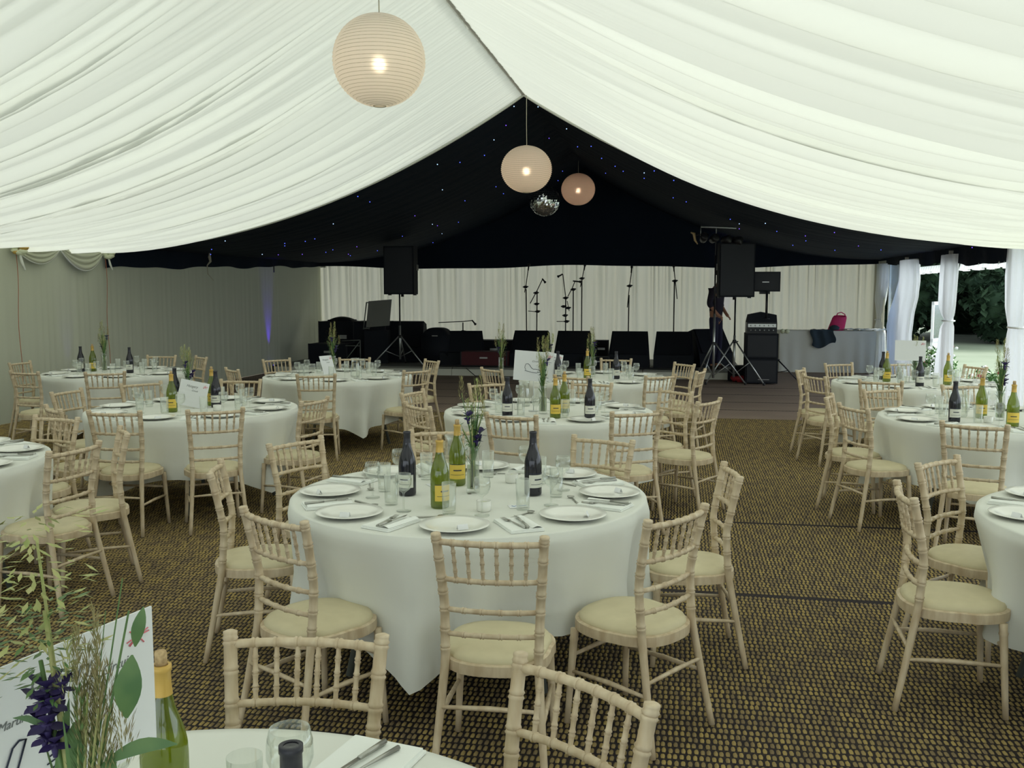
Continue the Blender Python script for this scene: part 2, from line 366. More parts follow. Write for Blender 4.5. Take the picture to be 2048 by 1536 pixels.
ob('wall_back', wb.mesh('wall_back', m_wall), kind='structure')
pR = Pleats(VB - 1, VF + 2, .06, .16, .01, .03, 21)
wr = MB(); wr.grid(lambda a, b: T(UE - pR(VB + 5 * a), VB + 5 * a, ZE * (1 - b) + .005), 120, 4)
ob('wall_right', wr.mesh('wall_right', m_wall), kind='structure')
# short lined panel at the far right corner
wr = MB(); wr.grid(lambda a, b: T(UE - .01 - pF(7 - a), VF - .85 * a, ZE * (1 - b) + .005), 40, 4)
ob('wall_right_corner', wr.mesh('wall_right_corner', m_farwall), kind='structure')
# clear window panel between curtains (v 6.2..8)
win = MB(); win.box(UE + .02, UE + .03, 6.1, 8.0, .0, ZE, tf=T)
wn = ob('window_1', win.mesh('clear_window_panel', m_clear, False), kind='structure')
for (v0_, v1_, z0_, z1_) in ((6.1, 8, 1.02, 1.10), (6.1, 6.16, 0, ZE), (7.94, 8, 0, ZE), (7.0, 7.05, 0, ZE)):
    g = MB(); g.box(UE + .015, UE + .05, v0_, v1_, z0_, z1_, tf=T); ob('window_frame', g.mesh('window_frame', m_whitegloss, False), parent=wn)
# eave rail on the open side and frame posts
er = MB(); er.box(UE + .02, UE + .12, VB, VF, ZE - .02, ZE + .1, tf=T); ob('trim_6', er.mesh('eave_rail', m_pole, False), kind='structure')
for i, vv in enumerate((-9, -6, -3, 0, 3, 6, 8.85)):
    p = MB(); p.box(UE - .11, UE - .05, vv - .03, vv + .03, 0, ZE, tf=T)
    ob('frame_post', p.mesh('frame_post', m_pole, False), label='grey metal marquee post on the open side, hidden by the %s curtain' % ('first out-of-frame', 'second out-of-frame', 'third out-of-frame', 'right-hand', 'middle', 'left-hand', 'far corner')[i], cat='post', group='marquee posts on the open side')
# ivory scalloped valance with swags at the left eave
def swag(v0, v1, label, depth):
    t = thing('swag_valance', T(-UE + .06, (v0 + v1) / 2, ZE - .1), label, 'valance'); L = v1 - v0; cx, cy, cz = t.location
    def fn(a, b):
        s_ = 2 * a - 1; drop = (.06 + depth * (1 - s_ * s_)) * b + .03; rip = .028 * abs(sin(b * pi * 4)) * (1 - s_ * s_ * .6)
        x, y, z = T(-UE + .075 + rip + .03 * (1 - s_ * s_) * b, v0 + L * a, ZE + .02 - drop); return (x - cx, y - cy, z - cz)
    m_ = MB(); m_.grid(fn, 22, 24); ob('draped_cloth', m_.mesh('draped_cloth', m_wall), parent=t)
    tr_ = MB(); tr_.tube([fn(i / 22, 1.0) for i in range(23)], .010, 5); ob('hem', tr_.mesh('swag_hem', m_lining), parent=t)
swag(-1.05, -.06, 'ivory draped swag valance at the left eave, beside the black ceiling', .27)
swag(-2.0, -1.08, 'ivory draped swag valance at the left eave, beside the cream rosette', .20)
def rosette(u, v, z, s, label, mat2):
    t = thing('fabric_rosette', T(u, v, z), label, 'rosette')
    rr = random.Random(int(v * 10))
    for k in range(9):
        a = k * 2 * pi / 9 + rr.uniform(-.2, .2); m_ = MB()
        m_.lathe([(0, 0), (.035 * s, .01 * s), (.05 * s, .03 * s), (.03 * s, .055 * s), (0, .06 * s)], 7, (cos(a) * .045 * s, sin(a) * .03 * s * 0 + .01, sin(a) * .045 * s - .03 * s))
        ob('petal', m_.mesh('rosette_petal', m_white_petal if k % 3 else mat2), parent=t)
    m_ = MB(); m_.tube([(0, .0, -.04 * s), (.02 * s, 0, -.14 * s), (.05 * s, 0, -.22 * s)], [.012 * s, .016 * s, .01 * s], 5); ob('ribbon_tail', m_.mesh('ribbon_tail', m_lining), parent=t)
rosette(-UE + .14, -1.98, 2.26, 1.3, 'cream and yellow flower rosette on the left eave at the frame edge', m_cap_y)
rosette(-UE + .14, -.03, 2.26, 1.1, 'pale fabric rosette where ivory and black ceilings meet', m_white_petal)
for vv, lab in ((-1.98, 'orange-red cord hanging down the left wall below the cream rosette'), (-.03, 'orange-red cord hanging down the left wall where the black ceiling starts')):
    m_ = MB(); x0, y0, _ = T(-UE + .09, vv); m_.tube([(0.012 * sin(i * .8), 0, 2.2 - 1.9 * i / 12) for i in range(13)], .0045, 5)
    ob('wall_cord', m_.mesh('wall_cord', m_redcord), loc=(x0, y0, 0), label=lab, cat='cord')
m_ = MB(); m_.tube([(0, 0, .30), (.0, -.01, .20), (.01, 0, .12), (-.05, 0, .05), (-.04, 0, -.10), (.06, 0, -.22)], [.008, .028, .022, .010, .010, .008], 6)
ob('hanging_tassel', m_.mesh('hanging_tassel', m_cord), loc=T(-UE + .16, 3.05, 2.12), label='small pale tassel cord hanging on the left wall below the black ceiling', cat='tassel')
m_ = MB(); m_.tube([(0, 0, .04), (0, 0, -.10)], .012, 6)
ob('cloth_peg', m_.mesh('cloth_peg', m_blackm), loc=T(-UE + .12, 5.9, 2.2), label='small black peg at the left eave nearest the corner', cat='peg')
m_ = MB(); m_.add([(0, 0, 0), (.14, 0, 0), (.03, 0, .36), (0, .02, 0), (.14, .02, 0), (.03, .02, .36)], [(0, 1, 2), (3, 5, 4), (0, 2, 5, 3), (1, 4, 5, 2), (0, 3, 4, 1)])
ob('lining_flap', m_.mesh('lining_flap', m_farwall, False), loc=T(-UE + .05, VF - .16, 2.27), rz=-PSI, label='small pointed flap of pale lining above the left corner of the end wall', cat='lining flap')
# gathered curtains on the open side
def curtain(vc, prof, label, seed, depth=.16, mat=None):
    # prof rows: z, v left edge, v right edge
    t0 = thing('gathered_curtain', T(UE - .08, vc, 0), label, 'curtain'); zs = [p[0] for p in prof]; cx, cy, _ = t0.location; rr = random.Random(seed); ph = rr.uniform(0, 6); K = 9
    def fn(a, b):
        z = zs[0] + (zs[-1] - zs[0]) * b; q = min(z, zs[0])
        lo = np.interp(-q, [-p[0] for p in prof], [p[1] for p in prof]); hi = np.interp(-q, [-p[0] for p in prof], [p[2] for p in prof])
        wdt = hi - lo; ang = 2 * pi * a; rad = 1 + .13 * sin(K * ang + ph) + .05 * sin(17 * ang); dp = min(depth, wdt * .42)
        x, y, _ = T(UE - .08 + dp * sin(ang) * rad * .5, vc + (lo + hi) / 2 + wdt / 2 * cos(ang) * (1 + .05 * sin(K * ang + ph)), z); return (x - cx, y - cy, z)
    m_ = MB(); m_.grid(fn, 84, 40, closeu=True); ob('cloth', m_.mesh('curtain_cloth', mat or m_curtain), parent=t0)
    zt = min(prof, key=lambda p: p[2] - p[1]); m_ = MB(); wd = (zt[2] - zt[1]) / 2; vcx = vc + (zt[1] + zt[2]) / 2
    pts = []
    for i in range(17):
        a = 2 * pi * i / 16; x, y, _ = T(UE - .08 + .085 * sin(a), vcx + (wd + .02) * cos(a), zt[0]); pts.append((x - cx, y - cy, zt[0]))
    m_.tube(pts, .014, 5, cap=False); ob('tie_back', m_.mesh('tie_back', m_whitegloss), parent=t0)
curtain(0, [(2.3, -.30, .22), (1.9, -.34, .28), (1.5, -.36, .22), (1.25, -.30, .05), (1.0, -.34, .14), (.5, -.40, .20), (.03, -.42, .22)], 'cream gathered curtain at the right edge of the picture', 1)
curtain(3, [(2.28, -.34, .46), (1.9, -.30, .52), (1.5, -.24, .52), (1.30, -.12, .18), (1.24, -.12, .10), (1.1, -.16, .30), (.6, -.22, .55), (.03, -.26, .68)], 'white gathered curtain tied at mid height between two openings', 2)
curtain(6, [(2.28, -.75, .25), (1.9, -.85, .30), (1.6, -.80, .65), (1.3, -.55, 1.05), (1.0, -.45, 1.30), (.9, -.40, 1.2), (.5, -.5, 1.1), (.03, -.5, 1.0)], 'wide white sunlit curtain swept towards the end wall', 3, .26)
curtain(8.2, [(2.28, -.35, .25), (1.9, -.38, .25), (1.5, -.15, .3), (1.2, .0, .25), (1.1, .02, .25), (.8, -.25, .3), (.4, -.3, .3), (.03, -.3, .3)], 'narrow white curtain gathered at the far right corner', 4, .2)
for i, (va, vb) in enumerate(((.2, 2.72), (3.45, 5.3))):
    m_ = MB(); x0, y0, _ = T(UE - .02, (va + vb) / 2)
    def fn(a, b):
        v = va + (vb - va) * a; sc_ = abs(sin(a * pi * 4)); x, y, z = T(UE - .02 + .03 * sin(a * 70) * (.3 + b), v, 2.14 - b * (.10 + .035 * sc_)); return (x - x0, y - y0, z)
    m_.grid(fn, 90, 4); ob('ruffled_valance', m_.mesh('ruffled_valance', m_curtain), loc=(x0, y0, 0), label='white ruffled valance above the %s opening' % ('right-hand' if i == 0 else 'left-hand'), cat='valance')
# outside
g = MB(); g.box(UE + .12, 70, -40, 80, -.12, -.03, tf=T); ob('lawn', g.mesh('lawn', m_grass, False), kind='structure')
def leafcloud(n, fn, size, seed):
    r = random.Random(seed); m_ = MB()
    for _ in range(n):
        c = fn(r); a = r.uniform(0, 2 * pi); e = r.uniform(-1, 1); s_ = size * r.uniform(.6, 1.3)
        d = (cos(a) * cos(e), sin(a) * cos(e), sin(e)); q = (-sin(a), cos(a), 0)
        p = [tuple(c[i] + d[i] * s_ * x + q[i] * s_ * y * .5 for i in range(3)) for x, y in ((-1, 0), (0, 1), (1, 0), (0, -1))]
        m_.add(p, [(0, 1, 2, 3)])
    return m_
def tree(u, v, h, w_, label, seed, mat, n=4200, size=.26):
    t = thing('tree', T(u, v, -.04), label, 'tree'); m_ = MB(); m_.tube([(0, 0, 0), (.1, 0, h * .3), (0, .1, h * .7)], [.22, .17, .08], 8); ob('trunk', m_.mesh('trunk', m_trunk), parent=t)
    r0 = random.Random(seed); blobs = [(r0.uniform(-.6, .6) * w_, r0.uniform(-.5, .5) * w_, r0.uniform(.12, .85) * h, r0.uniform(.25, .42) * w_) for _ in range(15)]
    cr_ = MB()
    for b in blobs: cr_.lathe([(b[3] * .8 * cos(q) * (1 + .12 * sin(5 * q)), b[3] * .8 * sin(q)) for q in [-pi / 2 + pi * j / 7 for j in range(8)]], 10, b[:3])
    ob('sky_block_core', cr_.mesh('sky_block_core', mat), parent=t, kind='stuff')  # opaque core added inside the leaves to block the bright sky
    def fn(r):
        b = r.choice(blobs); a = r.uniform(0, 2 * pi); e = math.asin(r.uniform(-1, 1)); q = b[3] * r.uniform(.75, 1.05)
        return (b[0] + q * cos(a) * cos(e), b[1] + q * sin(a) * cos(e), max(.15, b[2] + q * sin(e)))
    ob('foliage', leafcloud(n, fn, size, seed).mesh('foliage', mat, False), parent=t, kind='stuff')
for i_, (x_, y_, h_, w_, lab_) in enumerate(((12.2, 32.5, 7.0, 3.4, 'dark tree beyond the clear window panel'), (14.9, 33.5, 7.6, 3.4, 'dark green tree in the left-hand opening, beyond the lawn'), (17.6, 32.5, 7.0, 3.4, 'dark bushy tree in the middle of the right-hand opening'),
        (20.2, 33.6, 7.8, 3.4, 'dark tree at the right of the right-hand opening'), (13.4, 37.5, 9, 4.2, 'taller dark tree behind the window panel one'), (17.0, 38, 9.4, 4.4, 'taller dark tree behind, between the two openings'), (21, 38.5, 9, 4.4, 'taller dark tree behind at far right'), (9.2, 34, 7.5, 3.4, 'dark tree hidden behind the wide curtain'), (23.4, 33, 7.2, 3.6, 'dark tree hidden by the right-edge curtain'))):
    u_, v_ = UV(x_, y_); tree(u_, v_, h_, w_, lab_, 31 + i_, m_foliage, 9000, .19)
def shrub(x, y, h, w_, label, seed):
    t = thing('potted_flowers', (x, y, 0), label, 'plant'); m_ = MB(); m_.lathe([(0, .0), (.13, 0), (.17, .26), (.185, .28), (.16, .28), (.15, .25), (0, .25)], 16); ob('pot', m_.mesh('flower_pot', m_pot), parent=t)
    def fn(r):
        a = r.uniform(0, 2 * pi); q = w_ * math.sqrt(r.random()); return (q * cos(a), q * sin(a), .25 + (h - .25) * r.random() * (1 - .5 * (q / w_) ** 2))
    ob('foliage', leafcloud(900, fn, .045, seed).mesh('shrub_foliage', m_fol2, False), parent=t, kind='stuff')
    r = random.Random(seed); me = MB().lathe([(0, -.012), (.03, -.004), (.034, .006), (.012, .012), (0, .004)], 7).mesh('blossom', m_whitegloss); me2 = MB().lathe([(0, -.012), (.03, -.004), (.034, .006), (.012, .012), (0, .004)], 7).mesh('blossom_pink', m_pinkbag)
    for k in range(34):
        a = r.uniform(0, 2 * pi); q = w_ * math.sqrt(r.random()); ob('blossom', me if k % 4 else me2, parent=t, loc=(q * cos(a), q * sin(a), h * (.55 + .5 * r.random())), rx=r.uniform(-1, 1), ry=r.uniform(-1, 1))
shrub(7.12, 16.0, .78, .34, 'potted white and pink flowers standing in the left-hand opening', 41)
shrub(6.75, 13.45, .62, .34, 'potted white flowers low in the right-hand opening', 42)
# white framed panel outside the window bay
t = thing('framed_panel', T(UE + .75, 6.6, -.03), 'white-framed glazed panel leaning outside behind the wide curtain', 'panel', rz=-PSI + R(62))
m_ = MB(); 
for (a, b, c, d) in ((-.75, .75, 1.48, 1.54), (-.75, .75, .0, .06), (-.75, -.69, 0, 1.54), (.69, .75, 0, 1.54), (-.75, .75, .78, .84)): m_.box(a, b, -.02, .02, c, d)
ob('frame', m_.mesh('panel_frame', m_whitegloss, False), parent=t)
m_ = MB(); m_.box(-.70, .70, -.005, .005, .84, 1.5); ob('pane', m_.mesh('panel_pane', m_clear, False), parent=t)
m_ = MB(); m_.box(-.70, .70, -.01, .01, .05, .8); ob('lower_panel', m_.mesh('lower_panel', m_whitegloss, False), parent=t)
# ================================================================== STAGE
st = MB(); st.box(-UE + .12, 3.36, 5.72, VF - .12, .0, .155, tf=T)
stage = thing('stage', T(0, 5.7, 0), 'low grey stage along the end wall', 'stage'); sx0, sy0, _ = stage.location
def rel(u, v, z): x, y, z = T(u, v, z); return (x - sx0, y - sy0, z)
for i in range(5):
    u0 = -6.25 + i * 1.92; m_ = MB(); m_.box(u0 + .008, u0 + 1.912, 5.74, 8.70, .135, .17, tf=rel); ob('deck_board', m_.mesh('deck_board', m_stage, False), parent=stage)
    m_ = MB(); m_.box(u0 + .004, u0 + 1.916, 5.70, 5.735, .004, .134, tf=rel); ob('fascia_board', m_.mesh('fascia_board', m_stagef, False), parent=stage)
    m_ = MB(); m_.box(u0 + .2, u0 + .3, 5.9, 6.0, 0, .134, tf=rel); m_.box(u0 + 1.6, u0 + 1.7, 8.3, 8.4, 0, .134, tf=rel); ob('leg', m_.mesh('stage_leg', m_blackm, False), parent=stage)
ZS = .172
def wedge(u, v, w_, h, d, label, grp='stage monitor wedges', rz=0, z=ZS, handle=True):
    t = thing('monitor_wedge', T(u, v, z), label, 'speaker', rz=-PSI + rz, group=grp)
    x = w_ / 2; s_ = w_ * .06; sec = [(-d / 2, 0), (-d * .42, h * .35), (d * .12, h), (d / 2, h * .92), (d / 2, 0)]
    vs = [(-x + (s_ if z_ > h * .5 else 0), y_, z_) for y_, z_ in sec] + [(x - (s_ if z_ > h * .5 else 0), y_, z_) for y_, z_ in sec]; n = 5
    m_ = MB().add(vs, [(4, 3, 2, 1, 0), (5, 6, 7, 8, 9)] + [(i, (i + 1) % n, (i + 1) % n + n, i + n) for i in range(n)]); ob('cabinet', m_.mesh('wedge_cabinet', m_black, False), parent=t)
    a = np.array([0, -d * .42 - .006, h * .35 + .02]); b = np.array([0, d * .12 - .02, h - .02]); q = (b - a); nrm = np.array([0, -q[2], q[1]]); nrm /= np.linalg.norm(nrm)
    m_ = MB(); pp = []
    for sx_ in (-x + .06, x - .06):
        for e in (a, b):
            for o_ in (0, .012): pp.append((sx_, e[1] + nrm[1] * o_, e[2] + nrm[2] * o_))
    m_.add(pp, [(0, 2, 3, 1), (4, 5, 7, 6), (1, 3, 7, 5), (0, 1, 5, 4), (2, 6, 7, 3)]); ob('grille', m_.mesh('wedge_grille', m_grille, False), parent=t)
    if handle: m_ = MB(); m_.box(-.07, .07, d / 2 + .001, d / 2 + .01, h * .5, h * .62); ob('handle', m_.mesh('wedge_handle', m_blackm, False), parent=t)
def pxu(px, v):  # u on the marquee axis for a bearing read off the photograph, at depth v
    k = (px - 1024) / 1907; return (k * (OY + AY * v) - (OX + AX * v)) / (BX - k * BY)
for px0, px1, lab in ((1024, 1100, 'black stage monitor wedge behind the track sign, left end of the row of wedges'), (1111, 1184, 'black stage monitor wedge under the four microphone stands'), (1219, 1300, 'black stage monitor wedge right of the microphone cluster'), (1308, 1388, 'black stage monitor wedge left of the standing person')):
    v = 6.5; u0, u1 = pxu(px0, v), pxu(px1, v); wedge((u0 + u1) / 2, v, u1 - u0, .72, .62, lab)
wedge(pxu(1420, 7.0), 7.0, .78, .76, .62, 'black monitor wedge beside the standing person', rz=.5)
wedge(pxu(925, 6.6), 6.6, .95, .70, .6, 'black monitor wedge with the short microphone stand behind it', rz=.2)
# loudspeakers on tripods
def tripod(x, y, z, hgt, spread, label, colr, join=.62, rot=0.3, cat='stand'):
    t = thing('tripod_stand', (x, y, z), label, cat); m_ = MB(); m_.tube([(0, 0, .12), (0, 0, hgt * .55)], .022, 8); ob('lower_pole', m_.mesh('lower_pole', colr), parent=t)
    m_ = MB(); m_.tube([(0, 0, hgt * .5), (0, 0, hgt)], .016, 8); ob('upper_pole', m_.mesh('upper_pole', m_blackm), parent=t)
    m_ = MB(); m_.lathe([(.0, -.03), (.035, -.03), (.035, .03), (0, .03)], 10, (0, 0, join)); m_.tube([(0, 0, join), (.07, 0, join)], .01, 5); ob('collar', m_.mesh('collar', m_blackm), parent=t)
    for k in range(3):
        a = rot + k * 2 * pi / 3; m_ = MB(); m_.tube([(.03 * cos(a), .03 * sin(a), join), (spread * cos(a), spread * sin(a), .02)], .014, 6); l = ob('leg', m_.mesh('tripod_leg', colr), parent=t)
        m_ = MB(); m_.lathe([(0, 0), (.022, 0), (.022, .035), (0, .05)], 8, (spread * cos(a), spread * sin(a), 0)); ob('rubber_foot', m_.mesh('rubber_foot', m_blackm), parent=l)
        m_ = MB(); m_.tube([(.02 * cos(a), .02 * sin(a), .18), (spread * .5 * cos(a), spread * .5 * sin(a), join * .51)], .008, 5); ob('brace', m_.mesh('brace', colr), parent=t)
    return t
def pa(x, y, z, w_, h, d, label, rz):
    t = thing('loudspeaker', (x, y, z), label, 'speaker', rz=rz); m_ = MB(); k = w_ * .3
    vs = [(-w_ / 2, -d / 2), (w_ / 2, -d / 2), (w_ / 2, d * .1), (k, d / 2), (-k, d / 2), (-w_ / 2, d * .1)]; V = [(a, b, 0) for a, b in vs] + [(a, b, h) for a, b in vs]
    m_.add(V, [tuple(range(6))[::-1], tuple(range(6, 12))] + [(i, (i + 1) % 6, (i + 1) % 6 + 6, i + 6) for i in range(6)]); ob('cabinet', m_.mesh('pa_cabinet', m_black, False), parent=t)
    m_ = MB(); m_.box(-w_ / 2 + .025, w_ / 2 - .025, -d / 2 - .02, -d / 2 + .001, .03, h - .03); ob('grille', m_.mesh('pa_grille', m_grille, False), parent=t)
    for sx_ in (-1, 1):
        m_ = MB(); m_.box(sx_ * w_ * .42 - .03, sx_ * w_ * .42 + .03, -.03, .03, -.02, .001); ob('foot', m_.mesh('pa_foot', m_blackm, False), parent=t)
        m_ = MB(); m_.box(sx_ * w_ / 2 - .008, sx_ * w_ / 2 + .008, -.08, .08, h * .5, h * .62); ob('handle', m_.mesh('pa_handle', m_blackm, False), parent=t)
    m_ = MB(); m_.lathe([(.0, 0), (.03, 0), (.03, .1), (0, .1)], 10, (0, 0, -.05)); ob('pole_mount', m_.mesh('pole_mount', m_blackm), parent=t)
X, Y, _ = T(pxu(800, 6.05), 6.05)
tripod(X, Y, ZS, 1.50, .62, 'silver tripod stand under the left loudspeaker', m_alu, .60, 3.6)
pa(X + .06, Y, ZS + 1.47, .64, .98, .5, 'large black loudspeaker on the left tripod stand', -PSI)
X, Y, _ = T(pxu(1469, 4.95), 4.95)
tripod(X, Y, 0.003, 1.62, .60, 'silver tripod stand under the right loudspeaker', m_alu, .78, 5.6)
pa(X - .02, Y, 1.60, .64, .98, .5, 'large black loudspeaker on the right tripod, in front of the person', -PSI + .1)
# lighting stand with T-bar
X, Y, _ = T(pxu(1428, 4.7), 4.7)
ls = tripod(X, Y, 0.003, 2.35, .58, 'tall silver lighting stand with a T-bar of small lamps', m_alu, .75, 4.1)
m_ = MB(); m_.tube([(0, 0, 2.3), (0, 0, 2.86)], .013, 6); ob('top_pole', m_.mesh('top_pole', m_blackm), parent=ls)
m_ = MB(); m_.tube([(-.28, 0, 2.86), (.36, 0, 2.84)], .018, 6); m_.tube([(-.28, 0, 2.86), (-.28, 0, 2.70)], .01, 5); m_.tube([(0, 0, 2.86), (0, 0, 2.74)], .014, 5); ob('t_bar', m_.mesh('t_bar', m_alu), parent=ls)
for i, dx in enumerate((-.24, -.08, .12, .3)):
    m_ = MB(); m_.lathe([(0, 0), (.06, 0), (.075, .16), (.05, .18), (0, .18)], 12); l = ob('par_lamp', m_.mesh('par_lamp', m_blackm), parent=ls, loc=(dx, -.02, 2.62), rx=R(65 + 10 * i), rz=.3 * i)
    m_ = MB(); m_.lathe([(0, -.002), (.055, -.002), (.055, .004), (0, .004)], 12); ob('lens', m_.mesh('lamp_lens', m_badge), parent=l)
m_ = MB(); m_.tube([(-.46, 0, 2.76), (-.40, 0, 2.74), (-.38, 0, 2.62), (-.33, 0, 2.55)], [.012, .03, .022, .01], 6); ob('lamp_edge_glint', m_.mesh('lamp_glint', m_cork), parent=ls)  # glint on a lamp modelled as a cork-coloured tube
m_ = MB(); m_.tube([(-.4, 0, 2.7), (-.2, 0, 2.74)], .01, 5); ob('lamp_arm', m_.mesh('lamp_arm', m_blackm), parent=ls)
# DJ rig
X, Y, _ = T(pxu(1522, 5.15), 5.15)
t = thing('subwoofer', (X, Y, .003), 'tall black bass speaker stack right of the stage', 'speaker', rz=-PSI)
for k in range(2):
    m_ = MB(); m_.box(-.29, .29, -.28, .28, .02 + k * .46, .47 + k * .46); c = ob('cabinet', m_.mesh('sub_cabinet', m_black, False), parent=t)
    m_ = MB(); m_.box(-.26, .26, -.30, -.279, .05 + k * .46, .44 + k * .46); ob('grille', m_.mesh('sub_grille', m_grille, False), parent=c)
m_ = MB(); m_.box(-.06, .14, -.305, -.30, .085, .095); ob('badge', m_.mesh('sub_badge', m_badge, False), parent=t)
t = thing('mixer_case', (X, Y + .02, .935), 'mixer in an open flight case on top of the bass speaker', 'mixer', rz=-PSI)
m_ = MB(); m_.box(-.27, .27, -.22, .22, 0, .2); ob('case', m_.mesh('mixer_case', m_blackm, False), parent=t)
for k in range(2):
    m_ = MB(); m_.box(-.25, .25, -.235, -.22, .03 + k * .085, .09 + k * .085); pn = ob('panel', m_.mesh('mixer_panel', m_alu if k else m_grille, False), parent=t)
    for j in range(6): m_ = MB(); m_.lathe([(0, 0), (.014, 0), (.011, .02), (0, .02)], 8); ob('knob', m_.mesh('mixer_knob', m_badge), parent=pn, loc=(-.2 + .08 * j, -.235, .06 + k * .085), rx=R(90))
m_ = MB(); m_.add([(-.27, -.2, .2), (.27, -.2, .2), (.27, .2, .2), (-.27, .2, .2), (-.24, -.18, .34), (0, -.18, .39), (.26, -.18, .34), (.26, .18, .34), (0, .18, .39), (-.24, .18, .34)], [(0, 1, 6, 5, 4), (3, 9, 8, 7, 2), (4, 5, 8, 9), (5, 6, 7, 8), (0, 4, 9, 3), (1, 2, 7, 6)]); ob('lid', m_.mesh('case_lid', m_black, False), parent=t)
m_ = MB(); m_.tube([(0, 0, 0), (0, 0, .52)], .022, 8); m_.lathe([(0, 0), (.06, 0), (.06, .015), (0, .015)], 10); ob('speaker_pole', m_.mesh('speaker_pole', m_blackm), loc=(X + .01, Y - .30, 1.20), label='short black pole above the mixer case', cat='pole')
m_ = MB(); m_.tube([(0, 0, .0), (0, 0, .3)], .02, 8)
t = thing('mid_speaker', (X + .03, Y - .05, 1.70), 'small black speaker on a short pole above the mixer', 'speaker', rz=-PSI)
m_ = MB(); m_.box(-.26, .26, -.2, .2, 0, .36); ob('cabinet', m_.mesh('mid_cabinet', m_black, False), parent=t)
m_ = MB(); m_.box(-.24, .24, -.215, -.2, .02, .34); ob('grille', m_.mesh('mid_grille', m_grille, False), parent=t)
m_ = MB(); m_.box(-.06, .06, -.222, -.215, .165, .18); ob('badge', m_.mesh('mid_badge', m_badge, False), parent=t)
m_ = MB(); m_.box(-.09, .09, -.09, .09, -.045, 0); ob('pole_socket', m_.mesh('pole_socket', m_blackm, False), parent=t)
X2, Y2, _ = T(pxu(1566, 4.9), 4.9)
tripod(X + .36, Y + .25, .003, .62, .42, 'dark tripod foot sticking out right of the bass speaker', m_blackm, .42, 5.9)
m_ = MB(); m_.lathe([(0, .0), (.12, 0), (.17, .07), (.15, .11), (.05, .13), (0, .13)], 10); m_.box(.05, .22, -.06, .06, .01, .07); ob('red_bag', m_.mesh('red_bag', m_red), loc=T(pxu(1480, 5.35), 5.35, .003), label='red bag on the floor behind the right tripod legs', cat='bag')
m_ = MB(); m_.box(-.2, .2, -.15, .15, 0, .22); m_.box(-.15, .2, -.12, .12, .22, .3); ob('cable_case', m_.mesh('cable_case', m_black, False), loc=T(pxu(1487, 5.0), 5.45, .003), rz=.3, label='small black equipment box between the tripod and the bass speaker', cat='case')
# left group on stage
def case(u, v, w_, d, h, label, mat=None, z=ZS, rz=0, name='flight_case', tilt=0):
    t = thing(name, T(u, v, z), label, 'case', rz=-PSI + rz); m_ = MB(); m_.box(-w_ / 2, w_ / 2, -d / 2, d / 2, 0, h); ob('body', m_.mesh('case_body', mat or m_black, False), parent=t)
    for sx_ in (-1, 1):
        m_ = MB(); m_.box(sx_ * w_ / 2 - .012, sx_ * w_ / 2 + .012, -d / 2 - .008, -d / 2 + .02, 0, h + .006); ob('edge_strip', m_.mesh('case_edge', m_grille, False), parent=t)
    m_ = MB(); m_.box(-.08, .08, -d / 2 - .02, -d / 2, h * .55, h * .65); ob('handle', m_.mesh('case_handle', m_badge, False), parent=t); return t
case(pxu(660, 6.3), 6.5, .85, .7, .42, 'low black case at the left end of the stage')
case(pxu(690, 7.4), 7.6, 1.15, .6, .86, 'large black amplifier case at the left end of the stage')
t = thing('hooded_amplifier', T(pxu(682, 7.5), 7.6, ZS + .865), 'small rounded black hood on the large amplifier case', 'cover', rz=-PSI)
m_ = MB(); m_.grid(lambda a, b: (-.3 + .6 * a, -.2 + .4 * b, .10 * sin(pi * a) ** .6 * sin(pi * b) ** .5 if 0 < a < 1 and 0 < b < 1 else 0), 12, 8); ob('hood', m_.mesh('hood', m_black), parent=t)
m_ = MB(); m_.box(-.28, .28, -.18, .18, 0, .03); ob('base', m_.mesh('hood_base', m_black, False), parent=t)
case(pxu(742, 6.9), 7.1, .72, .6, .88, 'tall black rack behind the left tripod stand')
wedge(pxu(811, 7.1), 7.2, .84, .88, .6, 'black trapezoid cabinet right of the left tripod stand')
# raised grey lid with frame
t = thing('mixing_desk', T(pxu(752, 6.5), 6.6, ZS + .0), 'grey mixer lid propped upright on the left of the stage', 'lid', rz=-PSI + .15)
m_ = MB(); m_.box(-.24, .26, -.02, .02, .78, 1.34, tf=lambda x, y, z: (x + (z - .78) * .08, y + (z - .78) * .15, z + (x * .08))); ob('panel', m_.mesh('lid_panel', m_stage, False), parent=t)
for dx in (-.30, -.18):
    m_ = MB(); m_.tube([(dx, 0, .72), (dx + .06, .08, 1.30)], .014, 5); ob('frame_bar', m_.mesh('lid_frame', m_legmetal), parent=t)
m_ = MB(); m_.tube([(-.30, 0, .74), (-.18, 0, .74)], .012, 5); m_.tube([(-.24, .08, 1.29), (-.12, .08, 1.29)], .012, 5); ob('frame_cross_bar', m_.mesh('lid_cross', m_legmetal), parent=t)
m_ = MB(); m_.box(-.25, .25, -.2, .2, 0.004, .70); ob('desk', m_.mesh('mixer_desk', m_black, False), parent=t)
# keyboard stand thin frame
t = thing('folding_stand', T(pxu(700, 5.95), 5.95, ZS), 'thin grey folding stand in front of the amplifiers', 'stand', rz=-PSI)
for p_, q_ in (((-.18, 0, 0), (.22, 0, .50)), ((.22, 0, 0), (.22, 0, .52)), ((-.18, 0, .50), (.22, 0, .52)), ((-.1, 0, .4), (.22, 0, .4))):
    m_ = MB(); m_.tube([p_, q_], .011, 5); ob('bar', m_.mesh('stand_bar', m_legmetal), parent=t)
